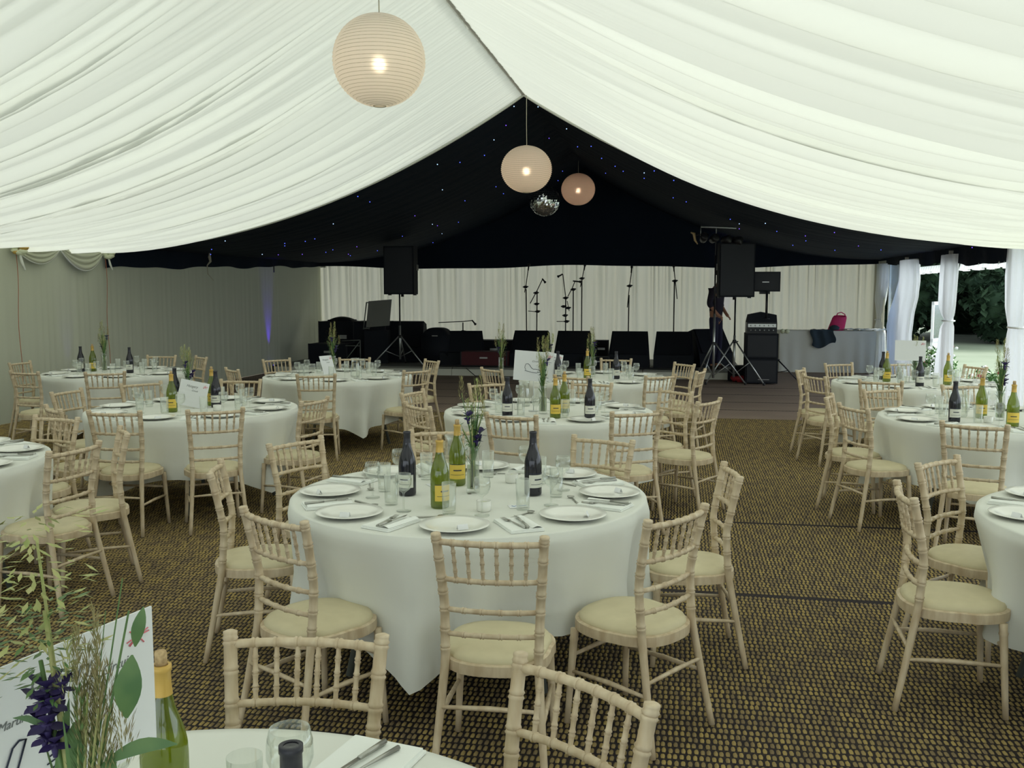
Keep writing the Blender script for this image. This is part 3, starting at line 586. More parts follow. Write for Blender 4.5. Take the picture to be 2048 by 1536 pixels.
# domed drum case
t = thing('drum_case', T(pxu(874, 6.5), 6.55, ZS), 'round-topped black drum case on the stage', 'case', rz=-PSI)
m_ = MB(); m_.grid(lambda a, b: ((-.29 + .58 * a), -.27 + .54 * b, .62 + .15 * (1 - (2 * a - 1) ** 4) * (1 - (2 * b - 1) ** 6)), 14, 10); m_.box(-.29, .29, -.27, .27, 0, .625); ob('shell', m_.mesh('drum_shell', m_black), parent=t); 
m_ = MB(); m_.box(-.05, .07, -.285, -.27, .60, .612); ob('badge', m_.mesh('drum_glint', m_badge, False), parent=t)  # silver bar put in for the small glint of the handle
case(pxu(970, 6.1), 6.2, .95, .5, .30, 'low maroon case on the stage left of the table sign', m_maroon)
case(pxu(990, 7.2), 7.3, 1.1, .5, .48, 'low black case behind the maroon case')
case(pxu(1203, 7.9), 8.0, .30, .3, .46, 'small black box between two monitor wedges')
case(pxu(1195, 6.2), 6.15, .5, .3, .22, 'low black box under the right monitor wedges')
# cables on floor in front of the stage
def cable(pts, label, r=.008):
    m_ = MB(); P = np.array(pts); n = 40; ts = np.linspace(0, len(P) - 1, n); q = []
    for t_ in ts:
        i = int(min(t_, len(P) - 2)); f_ = t_ - i; f_ = f_ * f_ * (3 - 2 * f_); q.append(tuple(P[i] * (1 - f_) + P[i + 1] * f_))
    m_.tube(q, r, 5); ob('cable', m_.mesh('cable', m_blackm), label=label, cat='cable')
cable([T(-2.1, 5.66, .16), T(-1.9, 5.6, .012), T(-1.2, 5.55, .012), T(0, 5.6, .012), T(1.5, 5.5, .012)], 'black cable lying along the foot of the stage')
cable([T(-3, 5.95, .185), T(-1.5, 5.9, .185), T(.5, 6.0, .185), T(2.5, 5.85, .185)], 'black cable running along the front of the stage top', .016)
# microphone stands
def zpx(py, Y): return CAMH + Y * math.tan(atan2(768 - py, 1907) - R(5.55))
def mic_stand(poly, booms, label, v=7.2, knobs=(), bars=(), basepx=None, zb=ZS, grp='microphone stands on the stage'):
    px0 = poly[0][0]; u = pxu(px0, v); bx_, by_, _ = T(u, v, 0); t = thing('microphone_stand', (bx_, by_, zb), label, 'stand', group=grp)
    def P(p): return ((p[0] - px0) / 1907 * by_ * .995, 0, zpx(p[1], by_) - zb)
    m_ = MB(); m_.tube([(0, 0, .02)] + [P(p) for p in poly[1:]], .014, 6); ob('pole', m_.mesh('mic_pole', m_blackm), parent=t)
    for k in range(3):
        a = 1.1 + k * 2 * pi / 3; m_ = MB(); m_.tube([(0, 0, .12), (.28 * cos(a), .28 * sin(a), .01)], .009, 5); ob('leg', m_.mesh('mic_leg', m_blackm), parent=t)
    for b in booms:
        m_ = MB(); m_.tube([P(p) for p in b], .010, 5); ob('boom', m_.mesh('mic_boom', m_blackm), parent=t)
    last = booms[-1] if booms else poly
    for k in knobs:
        c = P(k); m_ = MB(); m_.lathe([(0, -.03), (.035, -.025), (.045, 0), (.035, .025), (0, .03)], 8, c); m_.tube([(c[0] - .06, c[1], c[2]), (c[0] + .06, c[1], c[2] + .01)], .014, 5); ob('knob', m_.mesh('mic_knob', m_blackm), parent=t)
    for b in bars:
        m_ = MB(); m_.tube([P(b[0]), P(b[1])], .008, 5); ob('side_bar', m_.mesh('mic_side_bar', m_blackm), parent=t)
    return t, P
def mic(t, P, a, b, label):
    p0, p1 = P(a), P(b); L = t.location; m_ = MB(); q = [tuple(np.array(p0) + (np.array(p1) - np.array(p0)) * k) for k in (0, .7, .72, .95, 1)]
    m_.tube(q, [.014, .017, .026, .028, .01], 8); ob('microphone', m_.mesh('microphone', m_blackm), loc=L, label=label, cat='microphone')
t, P = mic_stand([(1054, 0), (1052, 578)], [[(1049, 585), (1052, 570), (1056, 540)]], 'tall microphone stand at the left end of the cluster', knobs=[(1051, 574)]); mic(t, P, (1056, 541), (1058, 527), 'black microphone on the leftmost tall stand')
t, P = mic_stand([(1073, 0), (1074, 582)], [[(1060, 607), (1073, 583), (1085, 558)]], 'microphone stand with a boom slanting up right', knobs=[(1073, 608), (1075, 623), (1072, 586)], bars=[((1056, 622), (1078, 624))]); mic(t, P, (1084, 557), (1091, 566), 'black microphone pointing down right at the end of a slanting boom')
t, P = mic_stand([(1131, 0), (1131, 594)], [[(1131, 594), (1128, 572), (1125, 549)]], 'microphone stand with several clamps and a boom leaning left', v=7.0, knobs=[(1131, 596), (1127, 613), (1136, 616), (1130, 631), (1133, 643)], bars=[((1113, 643), (1131, 643)), ((1134, 602), (1138, 622))]); mic(t, P, (1125, 548), (1114, 554), 'black microphone pointing left above the clamped stand')
t, P = mic_stand([(1146, 0), (1146, 580)], [[(1135, 593), (1144, 576), (1149, 563)]], 'microphone stand with a short boom just right of the clamped one', v=7.55, knobs=[(1146, 579)]); mic(t, P, (1145, 562), (1163, 564), 'black microphone held level beside the tall right stand')
t, P = mic_stand([(1163, 0), (1163, 560)], [[(1160, 574), (1163, 560), (1168, 534)]], 'tall microphone stand at the right of the cluster', v=8.05, knobs=[(1163, 557)]); mic(t, P, (1167, 541), (1169, 529), 'black microphone on the tall stand right of the cluster')
t, P = mic_stand([(1256, 0), (1257, 590)], [[(1254, 615), (1257, 580), (1262, 540)]], 'single microphone stand above the third monitor wedge', knobs=[(1258, 572)]); mic(t, P, (1261, 546), (1262, 532), 'black microphone on the single stand above the third wedge')
t, P = mic_stand([(1347, 0), (1347, 560)], [[(1353, 598), (1348, 556), (1346, 540)]], 'rightmost single microphone stand with its boom hanging down', knobs=[(1348, 562)]); mic(t, P, (1346, 543), (1345, 531), 'black microphone on the rightmost single stand')
t, P = mic_stand([(926, 0), (926, 645)], [[(877, 645), (926, 643), (944, 641)]], 'low microphone stand with a level boom by the drum case', knobs=[(926, 663)], grp='low microphone stand'); mic(t, P, (944, 640), (952, 650), 'black microphone on the level boom by the drum case')
# uplighters
def uplight(u, v, label, col, en, tiltu=0):
    x, y, _ = T(u, v); t = thing('uplighter', (x, y, .004), label, 'lamp'); m_ = MB(); m_.lathe([(0, 0), (.07, 0), (.08, .14), (.065, .15), (0, .13)], 12); ob('housing', m_.mesh('uplighter_housing', m_blackm), parent=t)
    m_ = MB(); m_.lathe([(0, .0), (.06, .0), (.06, .004), (0, .004)], 12, (0, 0, .15)); ob('lens', m_.mesh('uplighter_lens', m_up), parent=t)
    ld = bpy.data.lights.new('uplighter_beam', 'SPOT'); ld.energy = en; ld.color = col; ld.spot_size = R(26); ld.spot_blend = .8; ld.shadow_soft_size = .02
    lo = ob('uplighter_beam', ld, parent=t, loc=(0, 0, .17)); du, dv, dz = tiltu; d = T(u + du, v + dv, dz); import mathutils
    lo.rotation_euler = mathutils.Vector((d[0] - x, d[1] - y, d[2])).to_track_quat('-Z', 'Y').to_euler()
uplight(-UE + .16, 5.8, 'small black uplighter throwing blue light up the left wall', (.10, .03, 1), 75, (-.105, 0, 1.0))
uplight(-UE + .16, -.9, 'small black uplighter behind the back left table, faint violet glow', (.25, .15, 1), 10, (-.06, 0, 1.0))
uplight(pxu(1452, 8.4), 8.45, 'small uplighter throwing violet light behind the standing person', (.25, .06, 1), 26, (0, .14, 1.0))
uplight(pxu(930, 8.4), 8.45, 'small uplighter behind the low microphone, faint violet glow', (.35, .25, 1), 7, (0, .14, 1.0))
uplight(6.0, 4.6, 'small uplighter on the floor near the buffet table', (.30, .40, 1), 25, (.1, 0, 1.0))
# buffet table by the end wall
ub0, ub1 = pxu(1562, 7.5), pxu(1752, 7.5) ; vb = 7.55
t = thing('buffet_table', T((ub0 + ub1) / 2, vb + .3, .0), 'long buffet table under a white cloth by the end wall', 'table', rz=-PSI); W2 = (ub1 - ub0) / 2
m_ = MB(); m_.box(-W2 + .04, W2 - .04, -.27, .30, .84, .87); ob('table_top', m_.mesh('buffet_top', m_ply, False), parent=t)
for sx_ in (-1, 1):
    for sy_ in (-1, 1): m_ = MB(); m_.tube([(sx_ * (W2 - .15), sy_ * .22, .84), (sx_ * (W2 - .15), sy_ * .22, .004)], .015, 6); ob('leg', m_.mesh('buffet_leg', m_legmetal), parent=t)
m_ = MB(); x0, y0, _ = t.location
m_.grid(lambda a, b: (-W2 - .02 + (2 * W2 + .04) * a, -.30 - .012 * sin(a * 41 + 2 * sin(a * 7)) * b - .008 * sin(a * 17) * b, .885 - b * .865), 90, 6)
m_.grid(lambda a, b: (-W2 - .02 + (2 * W2 + .04) * a, -.30 + .62 * b, .886), 20, 4)
m_.grid(lambda a, b: (-W2 - .02 - .02 * sin(a * 20) * b, -.30 + .62 * a, .885 - b * .865), 16, 4); m_.grid(lambda a, b: (W2 + .02 + .02 * sin(a * 20) * b, -.30 + .62 * a, .885 - b * .865), 16, 4)
ob('buffet_cloth', m_.mesh('buffet_cloth', m_tcloth), loc=t.location, rz=-PSI, label='white cloth hanging to the floor on the buffet table', cat='tablecloth')
x0, y0, _ = t.location
def onbuf(px, dz=0, dy=-.05): u = pxu(px, vb + .25); return T(u, vb + .25 + dy, .888 + dz)
t = thing('pink_bag', onbuf(1670), 'bright pink bag standing on the buffet table', 'bag', rz=-.2)
m_ = MB(); m_.grid(lambda a, b: ((.17 - .03 * b) * cos(2 * pi * a) * (1 if b < .95 else .9) + .08 * b, (.08 - .02 * b) * sin(2 * pi * a), .002 + .30 * b + .02 * sin(6 * a) * b), 20, 8, closeu=True); m_.add([(.08 + .13 * cos(k * pi / 4), .05 * sin(k * pi / 4), .29) for k in range(8)], [tuple(range(8))]); ob('body', m_.mesh('bag_body', m_pinkbag), parent=t)
m_ = MB(); m_.tube([(0, 0, .28), (.03, 0, .36), (.1, 0, .38), (.17, 0, .34), (.2, 0, .26)], .012, 6); ob('handle', m_.mesh('bag_handle', m_pinkbag), parent=t)
m_ = MB(); m_.lathe([(0, 0), (.09, .01), (.11, .06), (.05, .1), (0, .11)], 9, (-.04, -.09, .01)); ob('dark_scarf', m_.mesh('dark_scarf', m_darkcl), parent=t)
t = thing('dark_jacket', onbuf(1640, 0, -.25), 'dark teal garment draped over the front edge of the buffet table', 'garment', rz=-PSI)
m_ = MB(); m_.grid(lambda a, b: (-.22 + .46 * a + .03 * sin(b * 9), (.22 - .40 * min(b, .5) / .5 * .8) if b < .5 else -.10 - .02 * sin(a * 14), .012 + .02 * sin(a * 8 + b * 5) ** 2 if b < .5 else .01 - (b - .5) * (.62 + .12 * sin(a * 5))), 18, 24); ob('cloth', m_.mesh('jacket_cloth', m_darkcl), parent=t)
t = thing('folded_napkins', onbuf(1710), 'heap of white napkins on the right of the buffet table', 'linen', rz=-PSI)
for k in range(5):
    m_ = MB(); m_.grid(lambda a, b: (-.15 + .30 * a, -.12 + .24 * b, .02 + .015 * sin(a * 9 + k) * sin(b * 7 + k) + (.012 if .1 < a < .9 else -.012)), 8, 6); ob('napkin', m_.mesh('heap_napkin', m_napkin), parent=t, loc=(-.32 + .2 * k, .02 * (-1) ** k, .004), rz=.3 * k)
t = thing('bow_ornament', onbuf(1566, -.03, -.33), 'pale ribbon bow on the left front corner of the buffet table', 'bow', rz=-PSI)
for sx_ in (-1, 1): m_ = MB(); m_.lathe([(0, 0), (.04, .02), (.05, .06), (.02, .1), (0, .105)], 8); ob('loop', m_.mesh('bow_loop', m_white_petal), parent=t, ry=sx_ * 1.2)
# person on the stage, seen side-on behind the lighting stand
def skin_body(name, pts, edges, rad, mat, parent, sub=2, root=0):
    me = bpy.data.meshes.new(name); me.from_pydata(pts, edges, []); o = bpy.data.objects.new(name, me); COL.objects.link(o); o.parent = parent
    md = o.modifiers.new('skin', 'SKIN'); md.use_smooth_shade = True
    for i, r_ in enumerate(rad): me.skin_vertices[0].data[i].radius = (r_ if hasattr(r_, '__len__') else (r_, r_)); me.skin_vertices[0].data[i].use_root = (i == root)
    s_ = o.modifiers.new('sub', 'SUBSURF'); s_.levels = sub; s_.render_levels = sub; me.materials.append(mat); return o
PXp = T(pxu(1431, 6.15), 6.15, ZS)
per = thing('person', PXp, 'person in dark shirt and navy trousers standing on the stage behind the lighting stand', 'person', rz=R(-35)); per.scale = (1.1, 1.1, 1.1)
# body faces +X (towards the loudspeaker), arms reaching forward
B = [(0, 0, .95), (.0, 0, 1.10), (.02, 0, 1.28), (.02, 0, 1.42), (.04, 0, 1.50), (.06, 0, 1.57), (.07, 0, 1.68), (.07, 0, 1.75),
     (.0, .18, 1.40), (-.02, .24, 1.16), (.11, .20, .99), (.16, .18, .94),
     (.0, -.18, 1.40), (-.03, -.24, 1.16), (.11, -.20, .99), (.16, -.18, .94),
     (0, .09, .90), (.02, .10, .50), (-.02, .11, .08), (.10, .12, .03), (0, -.09, .90), (.02, -.10, .50), (-.02, -.11, .08), (.10, -.12, .03)]
E_ = [(0, 1), (1, 2), (2, 3), (3, 4), (4, 5), (5, 6), (6, 7), (3, 8), (8, 9), (9, 10), (10, 11), (3, 12), (12, 13), (13, 14), (14, 15), (0, 16), (16, 17), (17, 18), (18, 19), (0, 20), (20, 21), (21, 22), (22, 23)]
rb = [(.11, .14), (.10, .13), (.11, .15), (.08, .10), .05, .055, (.09, .075), (.06, .05), .05, .038, .03, .03, .05, .038, .03, .03, .08, .055, .04, .03, .08, .055, .04, .03]
skin_body('body', B, E_, rb, m_skin, per)
S = [(0, 0, .90), B[1], B[2], B[3], B[8], B[9], B[12], B[13], (.03, .225, 1.10), (.03, -.225, 1.10)]
skin_body('shirt', S, [(0, 1), (1, 2), (2, 3), (3, 4), (4, 5), (3, 6), (6, 7), (5, 8), (7, 9)], [(.125, .15), (.125, .155), (.13, .17), (.10, .13), .065, .056, .065, .056, .05, .05], m_shirt, per)
Tt = [(0, 0, .93), B[16], B[17], B[18], B[20], B[21], B[22]]
skin_body('trousers', Tt, [(0, 1), (1, 2), (2, 3), (0, 4), (4, 5), (5, 6)], [(.09, .09), .095, .072, .058, .095, .072, .058], m_trous, per)
for sy_ in (-1, 1): skin_body('shoe', [(-.05, .115 * sy_, .045), (.06, .12 * sy_, .04), (.16, .125 * sy_, .035)], [(0, 1), (1, 2)], [(.045, .04), (.05, .04), (.04, .03)], m_hair, per)
skin_body('hair', [(.03, 0, 1.66), (.05, 0, 1.74), (.09, 0, 1.785)], [(0, 1), (1, 2)], [(.085, .085), (.085, .085), (.05, .05)], m_hair, per)
skin_body('nose', [(.14, 0, 1.675), (.168, 0, 1.665)], [(0, 1)], [.012, .012], m_skin, per, 1)
for sy_ in (-1, 1):
    skin_body('ear', [(.055, .078 * sy_, 1.66), (.05, .086 * sy_, 1.69)], [(0, 1)], [.014, .014], m_skin, per, 1)
    for k in range(4): skin_body('finger', [(.155, (.162 + .013 * k) * sy_, .945), (.185, (.162 + .013 * k) * sy_, .915), (.205 - .005 * abs(k - 1.5), (.162 + .013 * k) * sy_, .88)], [(0, 1), (1, 2)], [.0095, .009, .007], m_skin, per, 1)
    skin_body('thumb', [(.145, .165 * sy_, .955), (.172, .145 * sy_, .94), (.192, .138 * sy_, .92)], [(0, 1), (1, 2)], [.011, .0095, .008], m_skin, per, 1)
# ================================================================== LANTERNS
def lantern(x, y, z, r, label, mat, topz, glow, squash=1.0):
    t = thing('paper_lantern', (x, y, z), label, 'lamp'); N = 34; prof = []
    for i in range(N * 2 + 1):
        th = -pi / 2 + .14 + (pi - .28) * i / (2 * N); rr_ = r * cos(th); bul = .011 * r / .3 if i % 2 else -.005 * r / .3; prof.append((rr_ + bul, r * squash * sin(th)))
    m_ = MB(); m_.lathe(prof, 48); sh = ob('paper_shade', m_.mesh('paper_shade', mat), parent=t)
    for sgn in (-1, 1):
        m_ = MB(); m_.tube([(r * cos(pi / 2 - .14) * cos(a), r * cos(pi / 2 - .14) * sin(a), sgn * r * squash * sin(pi / 2 - .14)) for a in [2 * pi * i / 16 for i in range(17)]], .004, 5, cap=False); ob('wire_ring', m_.mesh('lantern_ring', m_cord), parent=t)
    m_ = MB(); m_.tube([(-.05, 0, r * squash * .97), (-.05, 0, -r * .2), (.05, 0, -r * .2), (.05, 0, r * squash * .97)], .0025, 4); ob('wire_spreader', m_.mesh('wire_spreader', m_cord), parent=t)
    m_ = MB(); m_.lathe([(0, -.05), (.022, -.04), (.03, -.015), (.02, .02), (.013, .03), (0, .03)], 12, (0, 0, -.02)); ob('bulb', m_.mesh('bulb', m_bulb), parent=t)
    m_ = MB(); m_.lathe([(0, .01), (.018, .01), (.018, .06), (0, .06)], 10); ob('lamp_holder', m_.mesh('lamp_holder', m_whitegloss), parent=t)
    m_ = MB(); m_.tube([(0, 0, .05), (.004, 0, r), (.0, 0, (topz - z) * .6), (0, 0, topz - z)], .005, 5); ob('cord', m_.mesh('lantern_cord', m_cord), parent=t)
    m_ = MB()
    for i in range(1, N, 1):
        th = -pi / 2 + .14 + (pi - .28) * (2 * i) / (2 * N); rr_ = r * cos(th) - .003 * r / .3; m_.tube([(rr_ * cos(q), rr_ * sin(q), r * squash * sin(th)) for q in [2 * pi * j / 36 for j in range(37)]], .0014, 4, cap=False)
    ob('wire_rib', m_.mesh('wire_rib', m_cord), parent=t, kind='stuff')
    return t
lantern(-.935, 6.9, 3.32, .315, 'largest white ribbed paper lantern, lit, hanging at upper left', m_paper, 4.34, .95)
lantern(.195, 13.1, 3.345, .335, 'pale paper lantern hanging at the peak of the black opening', m_paper2, 4.32, .35, .93)
lantern(1.34, 19.6, 3.76, .335, 'dim white paper lantern, farthest and smallest of the three', m_paper3, 4.33, .22, .95)
# mirror ball
t = thing('mirror_ball', (.525, 15.5, 3.15), 'silver mirror ball hanging between two paper lanterns', 'mirror ball'); rB = .245
m_ = MB(); m_.lathe([(rB * .975 * cos(-pi / 2 + pi * i / 24), rB * .975 * sin(-pi / 2 + pi * i / 24)) for i in range(25)], 32); ob('core', m_.mesh('ball_core', m_grout), parent=t)
m_ = MB(); rows = 24; r_ = random.Random(5)
for i in range(rows):
    t0 = -pi / 2 + pi * (i + .06) / rows; t1 = -pi / 2 + pi * (i + .94) / rows; nn = max(4, int(2 * pi * cos((t0 + t1) / 2) / (pi / rows)))
    for k in range(nn):
        a0 = 2 * pi * (k + .05) / nn; a1 = 2 * pi * (k + .95) / nn; j = [r_.uniform(-.004, .004) for _ in range(4)]
        m_.add([((rB + j[q]) * cos(tt) * cos(aa), (rB + j[q]) * cos(tt) * sin(aa), (rB + j[q]) * sin(tt)) for q, (tt, aa) in enumerate(((t0, a0), (t0, a1), (t1, a1), (t1, a0)))], [(0, 1, 2, 3)])
ob('mirror_tiles', m_.mesh('mirror_tiles', m_mirror, False), parent=t, kind='stuff')
m_ = MB(); m_.tube([(0, 0, rB), (0, 0, 1.16)], .004, 5); m_.lathe([(0, rB), (.03, rB), (.03, rB + .04), (0, rB + .04)], 10); ob('hanger', m_.mesh('ball_hanger', m_blackm), parent=t)
# ================================================================== TABLES
TB = {'T1': (-.20, 4.41), 'T2': (-2.59, 7.70), 'T3': (.29, 7.54), 'T4': (-1.96, 10.7), 'T5': (-4.62, 11.12), 'T6': (.91, 10.42), 'T7': (3.62, 7.08), 'T8': (4.20, 9.89), 'T9': (-3.50, 5.28), 'T10': (2.80, 3.80), 'T0': (-.575, 1.17)}
TN = {'T1': 'centre foreground table', 'T2': 'middle left table', 'T3': 'second centre table', 'T4': 'table below the left loudspeaker', 'T5': 'back left table', 'T6': 'back centre table', 'T7': 'right-hand table', 'T8': 'back right table', 'T9': 'left-edge table', 'T10': 'right-edge table', 'T0': 'bottom-edge table'}
ROT = {'T1': -102, 'T2': -32, 'T3': -40, 'T4': -62, 'T5': -95, 'T6': -50, 'T7': -115, 'T8': -70, 'T9': -40, 'T10': -160, 'T0': 20}
RT = .84; ZT = .757
def sector(phi):
    names = ['right', 'far right', 'far side', 'far left', 'left', 'near left', 'near side', 'near right']
    return int(round(phi / 45)) % 8, names[int(round(phi / 45)) % 8]
def cloth_mesh(key):
    rot = R(ROT[key]); s2 = 1.27; mb = MB(); na = 144; r1 = random.Random(key); ph = [r1.uniform(0, 6) for _ in range(4)]
    pull = {'T0': .17, 'T10': .07, 'T9': .06}.get(key, .055)
    rings = [.01, .3, .6, .80, .825]
    vs = []
    for r_ in rings:
        for i in range(na): a = 2 * pi * i / na; vs.append((r_ * cos(a), r_ * sin(a), ZT - (.001 if r_ > .81 else 0)))
    nd = 12
    for j in range(1, nd + 1):
        t = j / nd
        for i in range(na):
            a = 2 * pi * i / na; b = (a - rot + pi / 4) % (pi / 2) - pi / 4   # b=0 at the corner direction
            D = s2 / cos(pi / 4 - abs(b)) - RT; D = .43 + (D - .43) * .33
            cn = max(0, 1 - abs(b) / .5); d = D * t
            fold = (.050 * sin(7 * a + ph[0] + 1.2 * sin(2 * a)) + .026 * sin(15 * a + ph[1] + d * 2) + .012 * sin(27 * a + ph[2])) * min(1, d * 2.0) + cn * (.075 * cos(17 * b) + .02) * min(1, d * 1.8)
            r_ = RT - pull * min(1, d * 3.5) + fold * (1.0 if d > .04 else .4)
            vs.append((r_ * cos(a), r_ * sin(a), ZT - .008 - d * .985))
    nr = len(rings) + nd
    fs = [(k * na + i, k * na + (i + 1) % na, (k + 1) * na + (i + 1) % na, (k + 1) * na + i) for k in range(1, nr - 1) for i in range(na)]
    fs += [(i, (i + 1) % na, na + (i + 1) % na, na + i) for i in range(na)]
    mb.add(vs, fs); return mb.mesh('tablecloth', m_tcloth)
m_top = MB(); m_top.lathe([(0, .70), (.79, .70), (.79, .735), (0, .735)], 40); me_top = m_top.mesh('table_top', m_ply, False)
lg = []
for k in range(4):
    a = pi / 4 + k * pi / 2; m_ = MB(); m_.tube([(.45 * cos(a), .45 * sin(a), .70), (.62 * cos(a), .62 * sin(a), .012)], [.016, .016], 6); m_.tube([(.45 * cos(a), .45 * sin(a), .35), (.2 * cos(a), .2 * sin(a), .69)], .008, 5); lg.append(m_.mesh('table_leg', m_legmetal))
for k, (x, y) in TB.items():
    t = thing('round_table', (x, y, 0), 'round folding table under the white cloth, %s' % TN[k], 'table', rz=R(ROT[k]), group='round banquet tables'); ob('table_top', me_top, parent=t)
    for l in lg: ob('leg', l, parent=t)
    ob('tablecloth', cloth_mesh(k), loc=(x, y, 0), label='white cloth with pointed corners draped over the %s' % TN[k], cat='tablecloth', group='white round tablecloths')
# ---- chair
def post_path(sx_):
    pts = []; rad = []
    ctrl = [(0, .198, -.085), (.20, .180, -.045), (.42, .163, -.004), (.62, .168, .0), (.88, .187, -.042)]
    zz = list(np.linspace(0, .40, 7)) 
    rings = [.465, .53, .60, .665, .715, .79, .858]
    zs = set(np.round(zz, 4)) 
    for q in rings:
        for d in (-.011, -.006, -.0015, .0015, .006, .011): zs.add(round(q + d, 4))
    zs |= {.435, .50, .565, .63, .69, .75, .825, .874, .880, .882}
    for z in sorted(zs):
        x = np.interp(z, [c[0] for c in ctrl], [c[1] for c in ctrl]); y = np.interp(z, [c[0] for c in ctrl], [c[2] for c in ctrl]) + .010 * sin(pi * min(1, max(0, (z - .42) / .46)))
        r_ = .0125 + .004 * min(1, z / .42); rr_ = min([abs(z - q) for q in rings])
        if rr_ < .002: r_ += .0004
        elif rr_ < .008: r_ += .0032
        if z >= .874: r_ = .0175
        if z >= .882: r_ = .010
        pts.append((sx_ * x, y, z)); rad.append(r_)
    return pts, rad, [i for i in range(len(pts) - 1) if any(abs((pts[i][2] + pts[i + 1][2]) / 2 - q) < .001 for q in rings)]
def rail(z, xh, r0, nodes, bow, yc):
    pts = []; rad = []; ts = {0.0, 1.0}; seg = []
    for k in range(nodes):
        c = k / nodes
        if k: 
            for d in (-.026, -.014, -.004, .004, .014, .026): ts.add(round(c + d, 4))
        ts.add(round(c + .5 / nodes, 4))
    ts = sorted(ts)
    for t in ts:
        x = -xh + 2 * xh * t; y = yc - bow * (1 - (2 * t - 1) ** 2); q = abs(t * nodes - round(t * nodes)) / nodes; inner = .02 < t < .98
        pts.append((x, y, z)); rad.append(r0 + (.0004 if q < .006 else .0030 if q < .02 else 0) * inner)
    for i in range(len(ts) - 1):
        c = (ts[i] + ts[i + 1]) / 2
        if abs(c * nodes - round(c * nodes)) / nodes < .003 and .02 < c < .98: seg.append(i)
    return pts, rad, seg
def yat(z): return np.interp(z, [.42, .62, .88], [-.004, 0, -.042]) + .010 * sin(pi * min(1, max(0, (z - .42) / .46)))
def build_chair(loc, rz, label):
    t = thing('banquet_chair', loc, label, 'chair', rz=rz, group='limewashed banquet chairs')
    for sx_ in (-1, 1):
        p, r_, sg_ = post_path(sx_); m_ = MB(); m_.tube(p, r_, 9, seg=sg_); ob('back_post', m_.mesh('back_post', [m_wood, m_node]), parent=t)
        m_ = MB(); zz = [0, .1, .2, .3, .335, .345, .355, .385]; m_.tube([(sx_ * (.188 - .02 * z / .39), .335 - .02 * z / .39, z) for z in zz], [.012, .013, .0145, .016, .016, .019, .016, .017], 9); ob('leg', m_.mesh('front_leg', m_wood), parent=t)
        m_ = MB(); m_.tube([(sx_ * .183, -.045, .215), (sx_ * .180, .14, .22), (sx_ * .179, .325, .215)], [.007, .0105, .007], 7); ob('stretcher', m_.mesh('side_stretcher', m_wood), parent=t)
    m_ = MB(); m_.tube([(-.178, -.04, .265), (0, -.04, .268), (.178, -.04, .265)], [.007, .010, .007], 7); ob('stretcher', m_.mesh('rear_stretcher', m_wood), parent=t)
    m_ = MB(); m_.tube([(-.172, .325, .275), (0, .327, .278), (.172, .325, .275)], [.007, .010, .007], 7); ob('stretcher', m_.mesh('front_stretcher', m_wood), parent=t)
    for z, nd, bow, r0 in ((.850, 7, .026, .0115), (.712, 7, .026, .0098), (.600, 5, .022, .0098), (.515, 5, .018, .0095)):
        xh = np.interp(z, [.42, .62, .88], [.163, .168, .187]) - .006; p, r_, sg_ = rail(z, xh, r0, nd, bow, yat(z)); m_ = MB(); m_.tube(p, r_, 8, seg=sg_); ob('rail', m_.mesh('back_rail', [m_wood, m_node]), parent=t)
    for k in range(6):
        f_ = (k + 1) / 7; pts = []; rad = []
        for q in (0, .17, .20, .225, .25, .275, .30, .34, .45, .475, .50, .525, .55, .66, .70, .725, .75, .775, .80, .83, 1):
            z = .712 + (.850 - .712) * q; xh = np.interp(z, [.62, .88], [.168, .187]) - .006; x = -xh + 2 * xh * f_
            pts.append((x, yat(z) - .026 * (1 - (2 * f_ - 1) ** 2), z)); rad.append({.225: .0088, .275: .0088, .475: .0090, .525: .0090, .725: .0088, .775: .0088}.get(q, .0062 if q not in (.20, .30, .45, .55, .70, .80) else .0068))
        m_ = MB(); m_.tube(pts, rad, 7, cap=False, seg=[4, 9, 15]); ob('spindle', m_.mesh('spindle', [m_wood, m_node]), parent=t)
    def outl(s_, k):
        a = 2 * pi * k / 40; cx, cy = cos(a), sin(a); n_ = 2.6; rx = (.205 if cy > 0 else .195) * s_; x = math.copysign(abs(cx) ** (2 / n_), cx) * rx; y = .158 + math.copysign(abs(cy) ** (2 / n_), cy) * .215 * s_ * (1 if cy > 0 else .98)
        return x * (1 - .08 * (y < .05) * (.05 - y) / .2), y
    m_ = MB(); rows_ = [(.90, .385), (1.0, .385), (1.005, .40), (1.0, .422), (.93, .426), (.90, .415), (.90, .385)]
    m_.add([(*outl(s_, k), z) for s_, z in rows_ for k in range(40)], [(j * 40 + k, j * 40 + (k + 1) % 40, (j + 1) * 40 + (k + 1) % 40, (j + 1) * 40 + k) for j in range(6) for k in range(40)])
    ob('seat_frame', sm(m_.mesh('seat_frame', m_wood)), parent=t)
    m_ = MB(); rows_ = [(.90, .412), (.935, .424), (.935, .432), (.90, .444), (.70, .455), (.35, .460), (.02, .461)]
    m_.add([(*[c if i else c for i, c in enumerate((outl(s_, k)[0], .158 + (outl(s_, k)[1] - .158)))], z) for s_, z in rows_ for k in range(40)], [(j * 40 + k, j * 40 + (k + 1) % 40, (j + 1) * 40 + (k + 1) % 40, (j + 1) * 40 + k) for j in range(6) for k in range(40)] + [tuple(240 + k for k in range(40))])
    ob('cushion', m_.mesh('seat_cushion', m_cush), parent=t); return t
